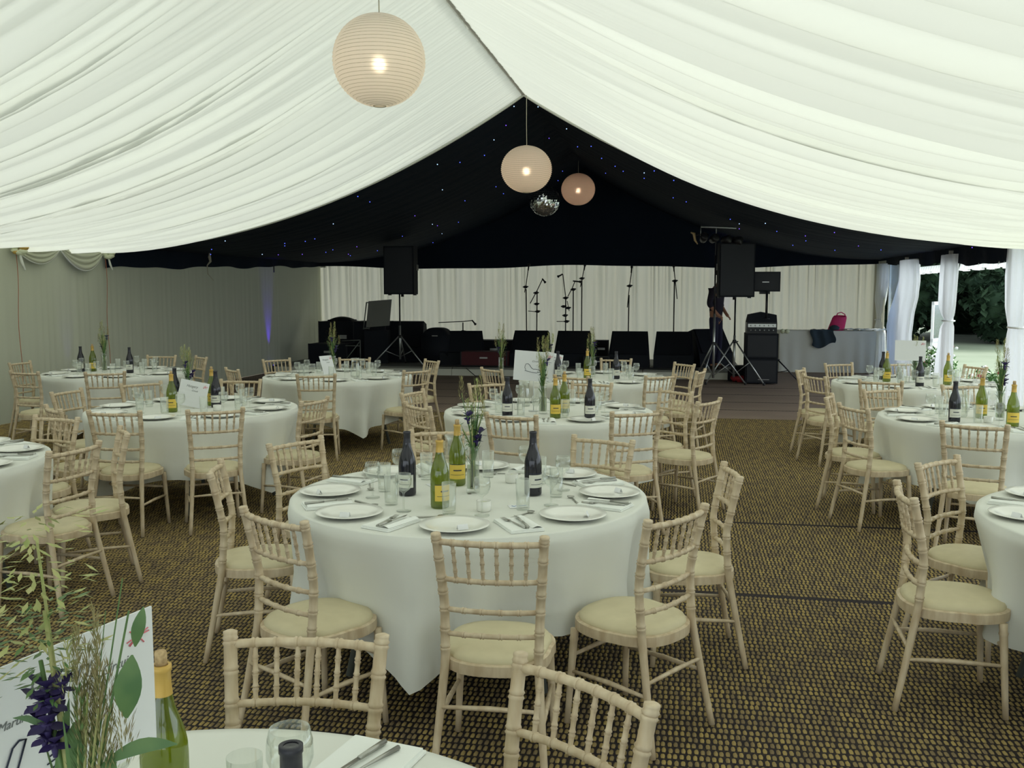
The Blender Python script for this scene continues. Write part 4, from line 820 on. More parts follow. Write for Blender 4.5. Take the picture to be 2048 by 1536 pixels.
chairs = [('T1', -0.07, 3.2, -98), ('T1', -0.86, 3.5, -130), ('T1', -1.36, 4.45, 190), ('T1', -1.17, 5.22, 144), ('T1', -0.41, 5.61, 100), ('T1', 0.49, 5.29, 56), ('T1', 0.59, 3.53, -44), ('T1', 0.98, 4.37, -2), ('T0', -0.5, 2.19, 86), ('T0', 0.12, 1.94, 44),
 ('T2', -2.75, 6.59, -96), ('T2', -2.1, 6.69, -66), ('T9', -3.03, 6.22, 68), ('T2', -3.25, 6.79, -140), ('T2', -3.69, 7.93, 168), ('T2', -2.55, 8.88, 88), ('T2', -3.34, 8.59, 136), ('T2', -1.55, 7.28, -20), ('T5', -5.03, 9.86, -110), ('T5', -4.19, 9.79, -72), ('T5', -4.54, 12.28, 86), ('T5', -3.98, 12.07, 38), ('T4', -2.97, 10.21, -144), ('T5', -5.74, 11.16, 172),
 ('T4', -2.86, 11.64, 136), ('T4', -1.96, 11.82, 92), ('T4', -1.96, 9.52, -84), ('T4', -1.03, 10.07, -42), ('T4', -1.0, 11.45, 30), ('T3', -0.79, 7.85, 158), ('T3', -0.66, 6.95, -146), ('T6', -0.19, 10.23, -144), ('T3', -0.2, 8.55, 118), ('T3', 0.71, 8.58, 68), ('T6', 0.6, 9.34, -122), ('T6', 1.27, 11.67, 74), ('T6', 1.45, 9.41, -60), ('T6', 1.95, 10.93, 26), ('T6', 1.95, 10.0, -24),
 ('T3', 1.34, 7.92, 34), ('T3', 1.47, 7.24, -38), ('T3', 0.01, 6.41, -116), ('T3', 0.85, 6.57, -72), ('T7', 2.92, 5.96, -122), ('T7', 2.5, 6.84, -168), ('T7', 2.55, 7.5, 155), ('T7', 3.15, 8.02, 112), ('T7', 3.99, 8.37, 100), ('T8', 3.44, 8.84, -120), ('T8', 3.01, 9.36, -164), ('T8', 3.1, 10.08, 152), ('T8', 3.78, 10.93, 110), ('T8', 4.51, 10.97, 100), ('T8', 5.11, 10.55, 10),
 ('T10', 1.68, 3.91, -192), ('T10', 2.12, 4.60, 128), ('T10', 1.98, 3.06, -140), ('T9', -2.37, 5.04, -16), ('T9', -2.35, 5.61, 28), ('T2', -4.25, 7.66, 190)]
def label_list(items, tmpl):
    """items: (table key, phi, dist) -> labels that tell every one apart"""
    from collections import defaultdict
    g = defaultdict(list)
    for i, (k, phi, y) in enumerate(items): g[(k, sector(phi)[0])].append((y, i))
    out = [None] * len(items)
    for (k, s_), L in g.items():
        L.sort(); nm = sector(s_ * 45)[1]
        for j, (y, i) in enumerate(L):
            q = '' if len(L) == 1 else (', nearer one' if j == 0 else (', farther one' if j == len(L) - 1 else ', middle one'))
            out[i] = tmpl % (nm, TN[k]) + q
    return out
cl_ = label_list([(k, degrees(atan2(y - TB[k][1], x - TB[k][0])), y) for k, x, y, a in chairs], 'limewashed chair at the %s of the %s')
proto = None
for (k, x, y, a), lb in zip(chairs, cl_):
    rz = R(a) + pi / 2
    if proto is None: proto = build_chair((x, y, .004), rz, lb); bpy.context.view_layer.update(); remember(proto)
    else: copy_tree(proto, (x, y, .004), rz, lb)
# ---- tableware
m_ = MB(); m_.lathe([(0, .003), (.075, .003), (.085, .006), (.115, .016), (.142, .020), (.1435, .018), (.115, .012), (.088, .0015), (.08, 0), (0, 0)], 40); me_plate = m_.mesh('dinner_plate', m_china)
m_ = MB()
for i, (s_, z) in enumerate(((1, 0), (.97, .006))):
    m_.box(-.07 * s_, .07 * s_, -.108 * s_, .108 * s_, z, z + .0055)
m_.grid(lambda a, b: (.022 + .044 * a, -.10 + .20 * b, .0125 + .007 * sin(pi * a)), 6, 2)
me_nap = m_.mesh('napkin', m_napkin, False)
def fork():
    m_ = MB(); m_.tube([(0, -.095, .002), (0, -.02, .004), (0, .02, .005), (0, .045, .003)], [.0055, .0035, .0025, .004], 6)
    m_.box(-.011, .011, .043, .062, .002, .0045)
    for k in range(4): m_.tube([(-.0095 + .0063 * k, .060, .003), (-.0085 + .0057 * k, .098, .0045)], [.0016, .001], 4)
    return m_.mesh('fork', m_steel)
def knife():
    m_ = MB(); m_.tube([(0, -.105, .004), (0, -.02, .005)], [.0065, .005], 6); m_.add([(-.004, -.02, .003), (.006, -.02, .003), (.008, .07, .003), (-.004, .105, .003), (-.004, -.02, .006), (.006, -.02, .005), (.008, .07, .004), (-.004, .105, .004)], [(3, 2, 1, 0), (4, 5, 6, 7), (0, 1, 5, 4), (1, 2, 6, 5), (2, 3, 7, 6), (3, 0, 4, 7)]); return m_.mesh('knife', m_steel)
def spoon():
    m_ = MB(); m_.tube([(0, -.09, .002), (0, .03, .004)], [.005, .0025], 6); m_.lathe([(0, -.004), (.012, -.002), (.018, .003), (.012, .0005), (0, -.002)], 10, (0, .048, .005)); return m_.mesh('dessert_spoon', m_steel)
me_fork, me_knife, me_spoon = fork(), knife(), spoon()
m_ = MB(); m_.add([(-.022, -.010, 0), (.022, -.010, 0), (.022, 0, .020), (-.022, 0, .020), (-.022, .010, 0), (.022, .010, 0)], [(0, 1, 2, 3), (3, 2, 5, 4)]); me_pcard = m_.mesh('place_card', m_card, False)
m_ = MB(); m_.lathe([(0, .002), (.032, .0), (.033, .003), (.006, .006), (.0042, .012), (.004, .075), (.007, .082), (.028, .098), (.036, .12), (.0365, .14), (.032, .165), (.031, .165), (.0355, .14), (.035, .12), (.027, .10), (0, .088)], 20); me_wine = m_.mesh('wine_glass', m_glass)
m_ = MB(); m_.lathe([(0, .0), (.028, .0), (.0285, .004), (.0315, .135), (.0305, .135), (.0275, .012), (0, .011)], 20); me_tumb = m_.mesh('tumbler', m_glass)
m_ = MB(); m_.lathe([(0, 0), (.032, 0), (.033, .004), (.006, .007), (.0045, .014), (.0045, .05), (.010, .058), (.034, .075), (.043, .10), (.042, .13), (.037, .155), (.036, .155), (.041, .13), (.042, .10), (.033, .078), (0, .062)], 24); me_gob = m_.mesh('goblet', m_glass)
BP = [(0, .004), (.033, 0), (.0395, .004), (.0408, .012), (.0408, .135), (.0400, .155), (.036, .178), (.028, .202), (.0205, .225), (.0170, .247), (.0155, .262)]
BN = [(.0155, .262), (.0152, .288), (.0168, .289), (.0168, .297), (.0150, .298), (.011, .298), (0, .297)]
m_ = MB(); m_.lathe(BP + BN, 24); me_bg = m_.mesh('bottle_green', m_green); me_br = m_.mesh('bottle_red', m_redb)
m_ = MB(); m_.lathe([(.0178, .246), (.0162, .264), (.0160, .288), (.0176, .289), (.0176, .299), (.0120, .3), (.011, .2985)], 20); me_capy = m_.mesh('capsule_gold', m_cap_y); me_capd = m_.mesh('capsule_dark', m_cap_d)
def lab(m0, z0, z1, a0=-1.15, a1=1.15): m_ = MB(); m_.lathe([(.0414, z0), (.0414, z1)], 14, a0=a0, a1=a1, closed=False); return m_.mesh('label', m0)
me_ly, me_lw = lab(m_lab_y, .035, .105), lab(m_lab_w, .040, .10)
m_ = MB(); m_.lathe([(.0415, .105), (.0415, .108)], 14, a0=-1.15, a1=1.15, closed=False); m_.lathe([(.0415, .055), (.0415, .057)], 14, a0=-.9, a1=.9, closed=False); m_.lathe([(.0415, .075), (.0415, .081)], 10, a0=-.5, a1=.5, closed=False); me_lp = m_.mesh('label_print', m_ink)
m_ = MB(); m_.lathe([(0, .297), (.0105, .297), (.0105, .320), (.009, .324), (0, .325)], 12); me_cork = m_.mesh('cork', m_cork)
def bottle(x, y, red, label, rz=-pi / 2, cork=True):
    t = thing('red_wine_bottle' if red else 'white_wine_bottle', (x, y, ZT + .001), label, 'bottle', rz=rz)
    ob('glass_body', me_br if red else me_bg, parent=t); ob('capsule', me_capd if red else me_capy, parent=t)
    l = ob('label', me_lw if red else me_ly, parent=t); ob('label_print', me_lp, parent=l)
    if cork and not red: ob('cork', me_cork, parent=t)
def jug(x, y, label, rz=0, z=ZT):
    t = thing('water_jug', (x, y, z + .001), label, 'jug', rz=rz); m_ = MB(); m_.lathe([(0, 0), (.045, 0), (.052, .01), (.056, .08), (.045, .14), (.042, .19), (.050, .21), (.048, .21), (.040, .19), (.043, .14), (.053, .08), (.049, .012), (0, .01)], 22); ob('body', m_.mesh('jug_body', m_glass), parent=t)
    m_ = MB(); m_.tube([(.044, 0, .19), (.085, 0, .18), (.09, 0, .12), (.056, 0, .07)], .005, 6); ob('handle', m_.mesh('jug_handle', m_glass), parent=t)
def pot(x, y, label, lit=False):
    t = thing('tealight_pot', (x, y, ZT + .001), label, 'candle'); m_ = MB(); m_.lathe([(0, 0), (.028, 0), (.031, .004), (.033, .045), (.030, .045), (.028, .012), (0, .012)], 20); ob('ramekin', m_.mesh('ramekin', m_china), parent=t)
    m_ = MB(); m_.lathe([(0, .012), (.024, .012), (.024, .036), (.003, .034), (0, .034)], 14); m_.tube([(0, 0, .034), (0, 0, .044)], .001, 4); ob('tealight', m_.mesh('tealight', m_white_petal), parent=t)
# ---- flowers in a tall glass vase
def bunch_meshes(seed, tall, big):
    r = random.Random(seed); parts = []
    def stem(x0, y0, x1, y1, h, rad=.0022, mat=m_leaf2, name='stem'):
        m_ = MB(); m_.tube([(x0, y0, .02), (x0 * .6, y0 * .6, .18), (x1 * .35, y1 * .35, .18 + (h - .18) * .45), (x1, y1, h)], [rad, rad, rad, rad * .6], 5); parts.append((name, m_.mesh(name, mat)))
    def blade(a, h, out, wd, mat=m_leaf):
        m_ = MB(); n = 8; V = []
        for i in range(n + 1):
            t = i / n; q = out * t * t; z = .08 + (h - .08) * t - (out * .5 * t ** 3); ww = wd * sin(pi * min(.98, .12 + .88 * t)) ** .7 * (1 if i < n else 0.05)
            for s_ in (-1, 1): V.append((q * cos(a) - s_ * ww * sin(a), q * sin(a) + s_ * ww * cos(a), z))
        m_.add(V, [(2 * i, 2 * i + 1, 2 * i + 3, 2 * i + 2) for i in range(n)]); parts.append(('leaf', m_.mesh('grass_blade', mat)))
    def plume(x, y, h, L, rad, mat, n=60):
        m_ = MB()
        for i in range(n):
            t = i / n; a = r.uniform(0, 2 * pi); q = rad * (1 - .75 * t) * r.uniform(.3, 1); s_ = .009 * big
            c = (x + q * cos(a), y + q * sin(a), h + L * t); d = (cos(a) * .4, sin(a) * .4, .9); m_.add([c, (c[0] + d[0] * s_ - d[1] * s_ * .3, c[1] + d[1] * s_ + d[0] * s_ * .3, c[2] + d[2] * s_), (c[0] + d[0] * s_ * 2, c[1] + d[1] * s_ * 2, c[2] + d[2] * s_ * 2), (c[0] + d[0] * s_ + d[1] * s_ * .3, c[1] + d[1] * s_ - d[0] * s_ * .3, c[2] + d[2] * s_)], [(0, 1, 2, 3)])
        parts.append(('seed_head', m_.mesh('seed_head', mat, False)))
    def spray(x, y, h, L, rad, mat, n=70, leafs=.018):
        m_ = MB()
        for i in range(n):
            a = r.uniform(0, 2 * pi); q = rad * r.random(); t = r.random(); c = (x + q * cos(a), y + q * sin(a), h + L * t); e = r.uniform(-.6, .4); d = (cos(a) * cos(e), sin(a) * cos(e), sin(e)); s_ = leafs * r.uniform(.6, 1.2); w_ = s_ * .16
            m_.add([c, (c[0] + d[0] * s_ * .5 - d[1] * w_, c[1] + d[1] * s_ * .5 + d[0] * w_, c[2] + d[2] * s_ * .5), (c[0] + d[0] * s_, c[1] + d[1] * s_, c[2] + d[2] * s_), (c[0] + d[0] * s_ * .5 + d[1] * w_, c[1] + d[1] * s_ * .5 - d[0] * w_, c[2] + d[2] * s_ * .5)], [(0, 1, 2, 3)])
        parts.append(('leaf_spray', m_.mesh('leaf_spray', mat, False)))
    def iris(x, y, z, s_, mat=m_iris):
        m_ = MB()
        for k in range(6):
            a = k * pi / 3 + r.uniform(-.2, .2); up = 1 if k % 2 else -.35
            m_.grid(lambda p, q: (x + (q * s_ * .9) * cos(a) - (p - .5) * s_ * .8 * sin(pi * q) * sin(a), y + (q * s_ * .9) * sin(a) + (p - .5) * s_ * .8 * sin(pi * q) * cos(a), z + up * s_ * q * (1.2 - .5 * q) + .15 * s_ * (p - .5) ** 2), 4, 5)
        m_.tube([(x, y, z - s_ * .8), (x, y, z)], [s_ * .12, s_ * .25], 6); parts.append(('flower', m_.mesh('iris_flower', mat)))
    return parts, stem, blade, plume, spray, iris
def std_bunch(seed, tall=.50):
    parts, stem, blade, plume, spray, iris = bunch_meshes(seed, tall, 1.2); r = random.Random(seed + 5)
    for k in range(14):
        a = r.uniform(0, 2 * pi); q = r.uniform(.01, .075); h = tall * r.uniform(.6, .95); x, y = q * cos(a), q * sin(a); stem(.014 * cos(a + 2), .014 * sin(a + 2), x, y, h, .0026, m_leaf if k % 2 else m_leaf2)
        if k < 8: plume(x, y, h - .03, .10, .017, m_seed if k % 2 else m_leaf2, 70)
    for k in range(22): blade(r.uniform(0, 6.28), tall * r.uniform(.40, .85), r.uniform(.01, .07), .008)
    stem(.0, .01, .03, -.01, tall * .52, .0035, m_leaf); iris(.03, -.012, tall * .55, .042); stem(.01, .0, -.03, -.02, tall * .68, .0035, m_leaf); iris(-.03, -.02, tall * .72, .040); iris(.012, -.02, tall * .50, .034)
    spray(-.01, 0, tall * .40, .22, .045, m_leaf, 110, .03); spray(-.02, 0, tall * .62, .16, .07, m_leaf2, 60)
    return parts
m_ = MB(); m_.lathe([(0, 0), (.030, 0), (.032, .004), (.028, .20), (.031, .22), (.030, .22), (.0265, .20), (.0295, .02), (0, .018)], 20); me_vase = m_.mesh('glass_vase', m_glass)
m_ = MB(); m_.lathe([(0, .019), (.0285, .021), (.0265, .13), (0, .13)], 16); me_water = m_.mesh('vase_water', glass('vase_water', (.72, .78, .62), .03))
BUN = [std_bunch(s_, h) for s_, h in ((51, .50), (57, .56), (63, .46))]
def vase(x, y, label_v, label_f, k, rz=0, parts=None):
    t = thing('flower_vase', (x, y, ZT + .001), label_v, 'vase'); ob('glass', me_vase, parent=t); ob('water', me_water, parent=t)
    b = thing('flower_bunch', (x, y, ZT + .003), label_f, 'flowers', rz=rz)
    for nm, me in (parts or BUN[k]): ob(nm, me, parent=b, kind='stuff' if nm in ('leaf_spray', 'seed_head') else None)
# ---- table signs
def text_obj(s_, size, mat, parent, loc, shear=.35, name='lettering'):
    c = bpy.data.curves.new(name, 'FONT'); c.body = s_; c.size = size; c.extrude = .0002; c.shear = shear; c.align_x = 'LEFT'; c.materials.append(mat)
    if not s_: return None
    o = bpy.data.objects.new(name, c); COL.objects.link(o); bpy.context.view_layer.update()
    me = bpy.data.meshes.new_from_object(o.evaluated_get(bpy.context.evaluated_depsgraph_get())); bpy.data.objects.remove(o); me.name = name
    o = bpy.data.objects.new(name, me); COL.objects.link(o); o.parent = parent; o.location = loc; o.rotation_euler = (pi / 2, 0, 0); return o
TRK = [(-.06, .030), (-.045, .033), (-.03, .022), (-.015, .0), (.0, -.008), (.02, -.006), (.04, -.010), (.055, -.02), (.05, -.032), (.035, -.030), (.03, -.037), (-.01, -.034), (-.03, -.030), (-.05, -.026), (-.066, -.024), (-.060, -.014), (-.068, .0), (-.066, .016), (-.06, .030)]
def sign(x, y, label, rz, zc, w_=.297, h=.21, track=TRK, t1='Hungary', t2='Circuit', tilt=0, stand=True, roll=0):
    t = thing('table_sign', (x, y, ZT + .001), label, 'sign', rz=rz)
    m_ = MB(); m_.box(-w_ / 2, w_ / 2, -.0015, .0015, -h / 2, h / 2); c = ob('card', m_.mesh('sign_card', m_card, False), parent=t, loc=(0, 0, zc - ZT), rx=tilt, ry=roll)
    text_obj(t1, .030, m_grey, c, (-.07, -.0022, h / 2 - .055)); text_obj(t2, .020, m_grey, c, (-.015, -.0022, h / 2 - .085))
    if track:
        m_ = MB(); m_.tube([(a, -.003, b - .015) for a, b in track], .0016, 4); ob('circuit_outline', m_.mesh('circuit_outline', m_ink), parent=c)
    m_ = MB(); r = random.Random(3)
    for k in range(9): a = r.uniform(0, 6.28); m_.tube([(w_ / 2 - .03, -.0025, h / 2 - .035), (w_ / 2 - .03 + .022 * cos(a), -.0025, h / 2 - .035 + .015 * sin(a))], .001, 4)
    ob('pink_motif', m_.mesh('pink_motif', m_pink), parent=c)
    if stand:
        m_ = MB(); m_.tube([(0, .006, 0), (0, .006, zc - ZT - h / 2 + .02)], .003, 6); m_.lathe([(0, 0), (.04, 0), (.04, .004), (0, .006)], 16, (0, .006, 0)); ob('stand', m_.mesh('sign_stand', m_alu), parent=t)
    return t, c
# ---- place settings
OFF = {'T1': -2, 'T2': -8, 'T3': 20, 'T4': -84, 'T5': -20, 'T6': -18, 'T7': 12, 'T8': 10, 'T9': -16, 'T10': -10}
NS = 8; rs = random.Random(99)
def settings(kinds):
    items = []
    for k, off in OFF.items():
        x0, y0 = TB[k]
        for i in range(NS):
            items.append((k, off + 45 * i + rs.uniform(-3, 3), x0, y0))
    return items
IT = settings(None)
def place(mesh, name, cat, tmpl, grp, r_, dphi, z, rot, filt=None):
    L = []
    for k, phi, x0, y0 in IT:
        p = phi + dphi; x, y = x0 + r_ * cos(R(p)), y0 + r_ * sin(R(p))
        if seen(x, y, z, 40) and not (filt and filt(k, phi, x, y)): L.append((k, p, x, y))
    labs = label_list([(k, p, y) for k, p, x, y in L], tmpl)
    for (k, p, x, y), lb in zip(L, labs): ob(name, mesh, loc=(x, y, z), rz=R(p) + rot + rs.uniform(-.12, .12), label=lb, cat=cat, group=grp)
place(me_plate, 'dinner_plate', 'plate', 'white dinner plate at the %s of the %s', 'white dinner plates', .655, 0, ZT + .0015, 0)
place(me_nap, 'napkin', 'napkin', 'folded white napkin at the %s of the %s', 'folded white napkins', .665, 22.5, ZT + .0015, pi / 2)
place(me_fork, 'fork', 'fork', 'steel fork on the napkin, %s of the %s', 'forks on the napkins', .665, 20.8, ZT + .014, pi / 2 + .16)
place(me_knife, 'knife', 'knife', 'steel knife on the napkin, %s of the %s', 'knives on the napkins', .665, 23.6, ZT + .0185, pi / 2)
place(me_pcard, 'place_card', 'card', 'tiny white tent place card, %s of the %s', 'tent place cards on the plates', .70, 3, ZT + .0075, pi / 2 + .5)
place(me_wine, 'wine_glass', 'glass', 'stemmed wine glass at the %s of the %s', 'stemmed wine glasses', .45, 12, ZT + .0015, 0)
place(me_tumb, 'tumbler', 'glass', 'straight clear tumbler at the %s of the %s', 'straight tumblers', .41, -7, ZT + .0015, 0)
place(me_spoon, 'dessert_spoon', 'spoon', 'dessert spoon at the %s of the %s', 'dessert spoons', .50, -14, ZT + .0015, .4, filt=lambda k, p, x, y: k not in ('T1', 'T10', 'T9'))
# bottles, vases, pots per table
bottle(-.488, 4.384, True, 'dark red wine bottle left of the vase, centre foreground table', -1.9)
bottle(-.317, 4.125, False, 'green white-wine bottle nearest the camera, centre foreground table', -.9)
bottle(-.268, 4.615, False, 'green white-wine bottle behind the other, centre foreground table', -1.5)
bottle(.098, 4.384, True, 'dark red wine bottle right of the vase, centre foreground table', -.9)
vase(-.184, 4.439, 'slim glass vase in the middle of the centre foreground table', 'grasses with dark purple flowers in the centre foreground vase', 0, .4)
pot(-.122, 4.06, 'white ramekin with a tealight, near side of the centre foreground table')
pot(-.002, 4.676, 'white ramekin with a tealight behind the vase, centre foreground table')
jug(-.30, 4.86, 'glass jug at the far side of the centre foreground table')
for i, (x, y, a) in enumerate(((.03, 4.14, .2), (-.38, 4.60, 2.0), (.12, 4.70, 1.1))):
    t = thing('favour_card', (x, y, ZT + .0015), 'small printed favour card lying on the centre foreground table, %s' % ('near the right bottle', 'left of the vase', 'far right of the vase')[i], 'card', rz=a)
    m_ = MB(); m_.box(-.045, .045, -.03, .03, 0, .001); ob('card', m_.mesh('favour_card', m_card, False), parent=t); m_ = MB(); m_.tube([(-.03, .01, .0015), (-.02, -.005, .0015), (-.01, .01, .0015)], .0012, 4); m_.box(.0, .035, .004, .010, .001, .0015); ob('print', m_.mesh('favour_print', m_inkblue, False), parent=t)
bottle(-.035, 7.20, True, 'dark red wine bottle at the left of the second centre table', -1.6)
bottle(.325, 7.10, False, 'green white-wine bottle beside the sign, second centre table', -1.5)
bottle(.41, 7.42, False, 'green white-wine bottle behind the first, second centre table', -1.5)
bottle(.58, 7.06, True, 'dark red wine bottle right of the sign, second centre table', -1.5)
vase(.24, 7.35, 'slim glass vase on the second centre table', 'grasses with purple flowers standing before the track sign', 1, 2.0)
sign(.17, 7.50, 'white table sign with a race circuit outline, second centre table', R(-6), 1.115, w_=.31, h=.235, t1='', t2='Circuit', roll=R(4))
jug(.10, 7.85, 'glass jug on the second centre table', 1)
bottle(-2.678, 7.46, False, 'green white-wine bottle with yellow label, middle left table', -1.5)
bottle(-2.50, 7.90, False, 'green white-wine bottle right of the sign, middle left table', -1.3)
bottle(-2.43, 7.78, True, 'dark red wine bottle right of the sign, middle left table', -1.6)
bottle(-2.86, 8.05, True, 'dark red wine bottle behind the sign, middle left table', -1.6)
vase(-2.74, 8.05, 'slim glass vase behind the sign, middle left table', 'grasses with a dark flower behind the middle left sign', 2, .5)
sign(-2.60, 7.72, 'white table sign leaning on the middle left table', R(-14), ZT + .115, w_=.26, h=.21, track=None, tilt=R(-12), stand=False, roll=R(9))
bottle(-5.10, 11.25, True, 'dark red wine bottle at the left of the back left table', -1.5)
bottle(-4.98, 11.3, False, 'green white-wine bottle beside the left red one, back left table', -1.5)
bottle(-4.45, 11.07, True, 'dark red wine bottle with white label, right of back left table', -1.5)
vase(-4.80, 11.2, 'slim glass vase on the back left table', 'tall grasses with one dark flower on the back left table', 1, 3.0)
vase(-2.02, 10.75, 'slim glass vase on the table below the left loudspeaker', 'tall grasses with pale flowers below the left loudspeaker', 1, .8)
jug(-1.74, 10.55, 'glass water jug on the table below the left loudspeaker')
sign(-2.06, 10.62, 'white card seen edge-on beside grasses below the left loudspeaker', R(62), ZT + .13, w_=.21, h=.21, track=None, stand=False, tilt=R(-18))
bottle(1.129, 10.307, True, 'dark red wine bottle on the back centre table', -1.4)
bottle(.824, 10.40, False, 'green white-wine bottle with yellow label, back centre table', -1.5)
bottle(.50, 10.35, True, 'dark red wine bottle at the left of the back centre table', -1.4)
vase(.90, 10.62, 'slim glass vase behind the white-wine bottle, back centre table', 'tall green grasses behind the back centre white-wine bottle', 0, 1.5)
vase(.40, 10.62, 'slim glass vase at the left of the back centre table', 'leafy grass spray above the track sign, back centre table', 2, 2.2)
vase(-.12, 10.50, 'slim glass vase at the left edge of the back centre table', 'reddish dry grasses left of the track sign', 1, 4.0)
sign(.45, 10.42, 'white folded table card tilted, left of the back centre table', R(20), ZT + .15, w_=.21, h=.25, track=None, stand=False, tilt=R(-10), roll=R(14))
bottle(3.207, 6.858, True, 'dark red wine bottle at the left of the right-hand table', -1.7)
bottle(3.52, 7.10, False, 'green white-wine bottle left of the vase, right-hand table', -1.9)
bottle(3.505, 6.62, False, 'green white-wine bottle nearest the camera, right-hand table', -1.9)
vase(3.60, 6.98, 'slim glass vase on the right-hand table', 'grasses with a dark purple flower on the right-hand table', 1, 1.0)
jug(3.40, 7.18, 'glass jug behind the bottles on the right-hand table')
pot(3.45, 6.85, 'white ramekin with a tealight on the right-hand table')
bottle(3.943, 10.0, False, 'green white-wine bottle at the left of the back right table', -1.7)
bottle(4.08, 9.50, True, 'dark red wine bottle under the sign, back right table', -1.7)
bottle(4.43, 9.66, False, 'green white-wine bottle at the right of the back right table', -1.7)
vase(4.22, 9.95, 'slim glass vase behind the sign, back right table', 'grasses beside the sign on the back right table', 2, 1.0)
sign(4.144, 9.908, 'plain grey-looking table sign on a stand, back right table', R(-22), 1.09, track=None, t1='', t2='')
jug(4.02, 9.80, 'glass jug before the sign, back right table')
bottle(4.0, 10.25, True, 'dark red wine bottle at the far side of the back right table', -1.7)
pot(-2.35, 7.55, 'white ramekin with a tealight on the middle left table'); pot(.05, 7.62, 'white ramekin with a tealight on the second centre table')
# ---- bottom-edge table, close to the camera
bottle(-.611, 1.605, False, 'large green white-wine bottle with its cork, bottom-edge table', -1.2)
bottle(-.317, 1.31, True, 'dark red wine bottle neck at the bottom edge of the picture', -1.2)
ob('tumbler', me_tumb, loc=(-.469, 1.60, ZT + .0015), label='straight clear tumbler in front, bottom-edge table', cat='glass', group='glasses on the bottom-edge table')
ob('goblet', me_gob, loc=(-.405, 1.665, ZT + .0015), label='round clear goblet behind the tumbler, bottom-edge table', cat='glass', group='glasses on the bottom-edge table')
ob('goblet', me_gob, loc=(-.74, 1.68, ZT + .0015), label='clear goblet behind the green bottle, bottom-edge table', cat='glass', group='glasses on the bottom-edge table')
m_ = MB(); m_.box(-.085, .085, -.12, .12, 0, .006); m_.box(-.08, .08, -.115, .115, .006, .012); ob('napkin', m_.mesh('near_napkin', m_napkin, False), loc=(-.30, 1.80, ZT + .0015), rz=R(-22), label='folded white napkin at the right of the bottom-edge table', cat='napkin')
ob('knife', me_knife, loc=(-.315, 1.80, ZT + .017), rz=R(150), label='steel knife handle on the bottom-edge napkin', cat='knife'); ob('fork', me_fork, loc=(-.285, 1.79, ZT + .017), rz=R(146), label='steel fork handle on the bottom-edge napkin', cat='fork')
m_ = MB(); m_.box(-.06, .06, -.01, .01, 0, .11); ob('folded_menu', m_.mesh('folded_menu', m_card, False), loc=(-.80, 1.56, ZT + .0015), rz=.1, label='white folded menu card standing behind the grasses, bottom-edge table', cat='card')
sg, sc_ = sign(-.592, 1.235, 'large white sign with slanting script behind the grasses, bottom-edge table', R(67), 1.135, track=[(-.11, -.02), (-.095, .012), (-.085, .018), (-.075, .016), (-.09, -.02), (-.098, -.045), (-.104, -.052), (-.112, -.045), (-.11, -.02)], t1='Hungary', t2='')
text_obj('Circuit', .019, m_grey, sc_, (.050, -.0022, .035)); text_obj('Martin', .016, m_grey, sc_, (-.115, -.0022, .024))
m_ = MB()
for a, b in (((.085, .005), (.105, .010)), ((.085, .005), (.083, -.006)), ((.083, -.006), (.103, -.001)), ((.105, .010), (.103, -.001))): m_.tube([(a[0], -.0025, a[1]), (b[0], -.0025, b[1])], .0008, 4)
ob('blue_flag_mark', m_.mesh('blue_flag_mark', m_inkblue), parent=sc_)
m_ = MB(); m_.lathe([(0, 0), (.007, 0), (.007, .002), (0, .002)], 10); ob('blue_dot_mark', m_.mesh('blue_dot', m_inkblue), parent=sc_, loc=(-.106, -.002, -.035), rx=pi / 2)
for i in range(6):
    m_ = MB(); m_.tube([(-.045 + .004 * (i % 2), -.0025, -.03 - .009 * i), (-.032, -.0025, -.028 - .009 * i)], .0012, 4); ob('caption_line', m_.mesh('caption_line', m_ink), parent=sc_)
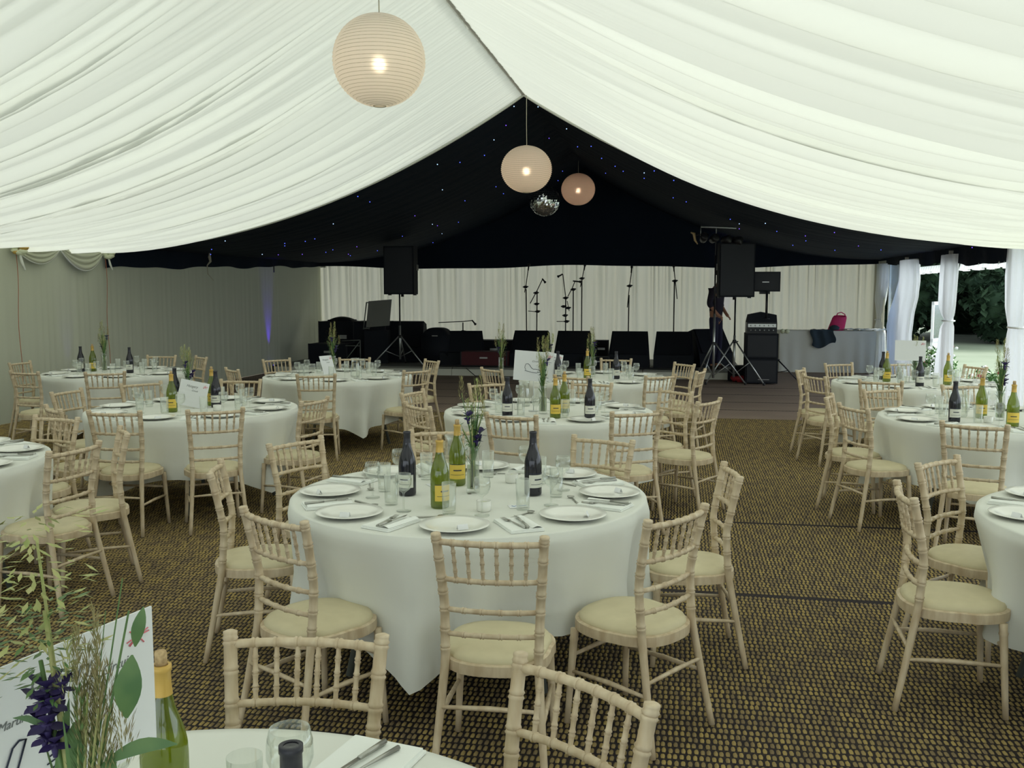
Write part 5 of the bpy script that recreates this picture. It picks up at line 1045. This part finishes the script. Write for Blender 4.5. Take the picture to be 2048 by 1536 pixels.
# its flowers: local coords around the vase at (-.52, 1.12)
parts, stem, blade, plume, spray, iris = bunch_meshes(77, .7, .8); rr = random.Random(78)
stem(0, 0, -.045, .02, .64, .0028); spray(-.040, .0, .49, .19, .070, m_leaf2, 230, .024); spray(-.03, .0, .46, .12, .05, m_leaf, 110, .022)
stem(.01, 0, -.03, .0, .56, .004, m_leaf2); stem(.0, .005, -.035, -.005, .50, .0045, m_leaf)
for dx, h in ((.012, .52), (.028, .54), (.02, .50), (.034, .48), (.003, .50), (.042, .47), (.016, .47), (.036, .52)):
    stem(dx * .3, 0, dx, rr.uniform(-.01, .01), h * .92); plume(dx, rr.uniform(-.01, .01), h - .12, .14, .009, m_seed, 130)
plume(-.003, -.005, .45, .07, .014, m_leaf2, 90); plume(.03, .0, .36, .12, .024, m_seed, 240); plume(.055, .01, .36, .11, .020, m_seed, 150); plume(.012, -.01, .35, .12, .018, m_leaf, 130)
stem(.02, .0, .072, .0, .56, .0022, m_leaf); stem(.02, .0, .066, .0, .60, .0014, m_leaf); stem(.05, .0, .044, .0, .56, .0010, m_leaf)
for x_, y_, z_, s_ in ((-.026, -.012, .468, .024), (-.034, -.008, .448, .026), (-.020, -.014, .448, .024), (-.026, -.014, .425, .028), (-.008, -.010, .468, .018), (-.032, -.01, .405, .02), (-.018, -.014, .400, .022)): iris(x_, y_, z_, s_)
def leafblob(pts, wd, nm='leaf'):
    m_ = MB(); n = 8; P0, P1, up = [np.array(p, float) for p in pts]; V = []
    for i in range(n + 1):
        t = i / n; c = P0 * (1 - t) + P1 * t + up * sin(pi * t); w_ = wd * sin(pi * min(.99, max(.02, t))) ** .8; s_ = np.array([1, .15, 0.0]) if abs((P1 - P0)[2]) > abs((P1 - P0)[0]) else np.array([0, .3, 1.0]); V += [tuple(c - s_ * w_), tuple(c + s_ * w_)]
    m_.add(V, [(2 * i, 2 * i + 1, 2 * i + 3, 2 * i + 2) for i in range(n)]); parts.append((nm, m_.mesh('broad_leaf', m_leaf)))
leafblob([(.064, 0, .425), (.074, 0, .505), (0, -.004, 0)], .016); leafblob([(.078, 0, .515), (.090, 0, .565), (0, -.003, 0)], .008); leafblob([(.03, 0, .365), (.125, 0, .392), (0, 0, .010)], .009)
leafblob([(.0, 0, .36), (-.075, 0, .425), (0, 0, .022)], .005); leafblob([(-.01, 0, .30), (.0, 0, .42), (0, 0, 0)], .016); leafblob([(.02, 0, .28), (.045, 0, .385), (0, 0, 0)], .014); leafblob([(-.03, 0, .30), (-.005, 0, .45), (0, 0, 0)], .007)
for k in range(7): blade(rr.uniform(0, 6.28), rr.uniform(.36, .48), rr.uniform(.02, .05), .004)
vase(-.535, 1.12, 'glass vase at the bottom left corner, bottom-edge table', 'tall grasses and dark blue flowers at the bottom left corner', 0, 0, parts)
